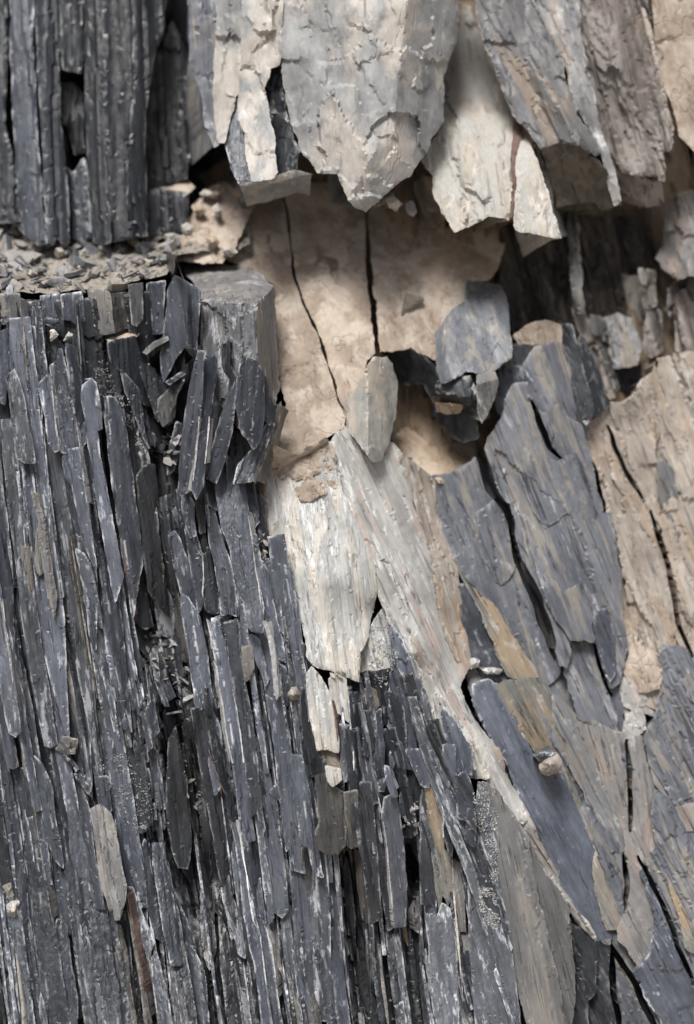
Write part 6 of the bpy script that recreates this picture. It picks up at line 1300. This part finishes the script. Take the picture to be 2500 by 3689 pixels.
loose('slate_flake', 'white kite-shaped flake beside the white triangular flake', 11, 'pale', -14, 575, 575, 600, 520, 620, 485, 662, 515, 640, 545, bulge=.002, thick=.01)
loose('slate_flake', 'grey layered flake at the left rim of the bank below the ledge', 11, 'slate_lime', -10, 5, 390, 60, 350, 170, 372, 140, 420, 30, 425, bulge=.004, thick=.02)
loose('slate_flake', 'small kite flake hanging over the dark slate gap', 12, 'slate_blue', -18, 300, 860, 325, 825, 362, 880, 350, 970, 325, 930, bulge=.002, thick=.01)
loose('slate_flake', 'tan triangular flake hanging below the long front blades', 17, 'clay_warm', 20, 605, 1640, 660, 1608, 672, 1700, 680, 1785, 640, 1720, bulge=.002, thick=.01)
loose('slate_flake', 'grey brown plate leaning in the dark slot between blades', 17, 'taupe', 10, 670, 1480, 740, 1330, 778, 1420, 780, 1672, 700, 1625, bulge=.003, thick=.02)
loose('pebble', 'grey stone end poking through the recess rubble beneath boulder', 2, 'pale', 190, 175, 900, 210, 880, 255, 925, 230, 950, 190, 945, absd=True)
loose('pebble', 'pale pebble end beneath the boulder beside the tan slab', 2, 'boulder', 180, 265, 925, 295, 910, 318, 960, 300, 985, 275, 965, absd=True)
loose('pebble', 'brown stone end lodged under the boulder point', 2, 'olive', 200, 130, 905, 180, 870, 220, 870, 170, 930, 140, 945, absd=True)
loose('pebble', 'squarish tan stone lying at the back of the ledge by the dark box', 1, 'hang', 290, 822, 1020, 850, 1005, 895, 1050, 880, 1075, 830, 1070, absd=True)
for i, (a, b, l) in enumerate([((900, 860), (1000, 900), 'flat tan rubble slab under the boulder edge'), ((1060, 850), (1165, 905), 'tan rubble lump below the boulder foot'), ((960, 920), (1010, 990), 'brown rubble lump on the slope beside dark box'),
                               ((870, 915), (940, 985), 'tan splinter of rubble beside the dark box'), ((1000, 1110), (1080, 1170), 'small brown rubble lump above the flat-topped block'), ((930, 1060), (1000, 1130), 'tan crumb of rubble above flat-topped block')]):
    (x0, y0), (x1, y1) = a, b
    loose('rubble_stone', l, 1, 'clay_warm' if i % 2 else 'hang', [330, 300, 285, 300, 210, 235][i], x0, y0 + 20, x0 + 30, y0, x1 - 20, y0 + 10, x1, y1 - 25, x1 - 30, y1, x0 + 20, y1 - 10, absd=True)
loose('rubble_stone', 'grey crumbs on the lip below dark slate sheet of the right side', 6, 'pale', 128, 545, 745, 570, 720, 605, 730, 600, 760, 560, 775, absd=True, bulge=.008)
loose('rubble_stone', 'row of pale crumbs at the foot of dark slate sheet', 6, 'mottle', 128, 610, 770, 650, 760, 705, 770, 690, 792, 630, 790, absd=True, bulge=.008)

# chips caught in pockets of the slate: dropped onto whatever lies behind the pixel
bpy.context.view_layer.update()
dg = bpy.context.evaluated_depsgraph_get()
def pocket(k, poly, n, label, group, sizes, mats, seed, tilt=.6):
    CRN.seed(seed)
    p = np.array(T(k, *poly)); x0, y0 = p.min(0); x1, y1 = p.max(0)
    c = 0; tr = 0; hits = []
    while c < n and tr < n * 20:
        tr += 1
        x = CRN.uniform(x0, x1); y = CRN.uniform(y0, y1)
        if not inside(p, np.array([x]), np.array([y]))[0]: continue
        tgt = to_world(np.array([(x - CX) * S]), np.array([(CY - y) * S]), np.array([0.0]))[0]
        dr = Vector(tgt - CAM).normalized()
        ok, loc, nr, _, ob, _ = scene.ray_cast(dg, Vector(CAM), dr)
        if not ok: continue
        hits.append((loc - dr * .003, nr)); c += 1
    for loc, nr in hits:
        put_chip(CRN.choice(mats), loc, CRN.choice(sizes), tilt, label, group, Vector((0, -.6, .8)) + nr * .5)
pocket(3, (670, 850, 760, 830, 830, 860, 800, 1000, 740, 1010, 690, 930), 22, 'small slate chip in the rubble pocket beside leaning splinters', 'chips in pocket beside the leaning splinters', [.012, .016, .022, .03], CH, 21)
pocket(5, (615, 580, 700, 570, 800, 640, 850, 760, 870, 980, 790, 1000, 740, 860, 640, 740), 30, 'dark slate crumb in the black pocket left of the broad sheets', 'crumbs in the black pocket', [.010, .014, .020, .028], CH, 22)
pocket(7, (835, 130, 900, 140, 935, 260, 900, 310, 860, 280), 14, 'slate crumb in the narrow pocket beside the dark spear', 'crumbs beside dark spear', [.008, .012, .018], CH, 23)
pocket(12, (1040, 1050, 1150, 1060, 1190, 1200, 1130, 1280, 1050, 1200), 12, 'crumb stacked in the gap beside the whitish slab', 'crumbs beside the whitish slab', [.008, .012, .016], CH + CHT, 24)
pocket(17, (620, 600, 790, 640, 770, 740, 640, 740), 10, 'tiny dark crumb in the notch of the lower bank', 'crumbs in lower notch', [.006, .009, .014], CH, 25)
pocket(3, (440, 60, 760, 0, 760, 120, 640, 130, 480, 160), 16, 'slate chip heaped at the end of the ledge by flat-topped block', 'chips at the ledge end', [.012, .018, .024], CH, 26)
pocket(5, (1390, 720, 1560, 760, 1575, 830, 1500, 820, 1420, 790), 6, 'brown crumb in the break below the whitish slab', 'crumbs in the break', [.006, .010, .014], CHT, 27)

# powdery lime crust: uncountable crumbs clinging to the slate
def crust(label, polys, n, seed, rr=(.0008, .0028)):
    g = np.random.default_rng(seed); V = []; F = []
    for k, poly in polys:
        p = np.array(T(k, *poly)); x0, y0 = p.min(0); x1, y1 = p.max(0)
        X = g.uniform(x0, x1, n * 4); Y = g.uniform(y0, y1, n * 4)
        m = inside(p, X + g.normal(0, 8, n * 4), Y + g.normal(0, 8, n * 4)) & (vnoise(X / 22, Y / 22, seed) > .38)
        for x, y in list(zip(X[m], Y[m]))[:n]:
            tgt = to_world(np.array([(x - CX) * S]), np.array([(CY - y) * S]), np.array([0.0]))[0]
            dr = Vector(tgt - CAM).normalized()
            ok, loc, nr, _, ob, _ = scene.ray_cast(dg, Vector(CAM), dr)
            if not ok: continue
            r_ = g.uniform(*rr); ax = g.normal(size=(4, 3)); ax /= np.linalg.norm(ax, axis=1)[:, None]
            b = len(V)
            V += [np.array(loc) + ax[q] * r_ for q in range(4)]
            F += [(b, b + 1, b + 2), (b, b + 2, b + 3), (b, b + 3, b + 1), (b + 1, b + 3, b + 2)]
    V = np.array(V)
    tag(link_mesh('lime_crust', V, F, M['crust'], None, {'grain': V * 1.0}, sharp=15), label, 'crust', kind='stuff')
crust('powdery white crust trailing down the left bank below the ledge', [(11, (790, 750, 920, 780, 1000, 880, 1020, 960, 1070, 1060, 1160, 1100, 1260, 1400, 1340, 1600, 1290, 1610, 1170, 1370, 1120, 1210, 1040, 1110, 950, 1010, 890, 940, 830, 850))], 1100, 31)
crust('white lime crust on the flank of the lower bank beside taupe slab', [(17, (1280, 290, 1400, 280, 1450, 400, 1480, 600, 1500, 900, 1500, 1180, 1440, 1250, 1400, 900, 1340, 700, 1270, 600)), (17, (1320, 1250, 1450, 1300, 1510, 1500, 1480, 1640, 1380, 1580, 1330, 1420))], 1300, 32)
crust('white lime crust at the corner of whitish slab and mottled ramp', [(6, (110, 480, 170, 470, 200, 570, 215, 700, 190, 820, 140, 850, 110, 700))], 800, 33)
crust('white crumbly crust among the crumbled splinters of the left bank', [(7, (430, 60, 540, 0, 640, 100, 720, 250, 640, 380, 560, 330, 500, 200))], 800, 34)
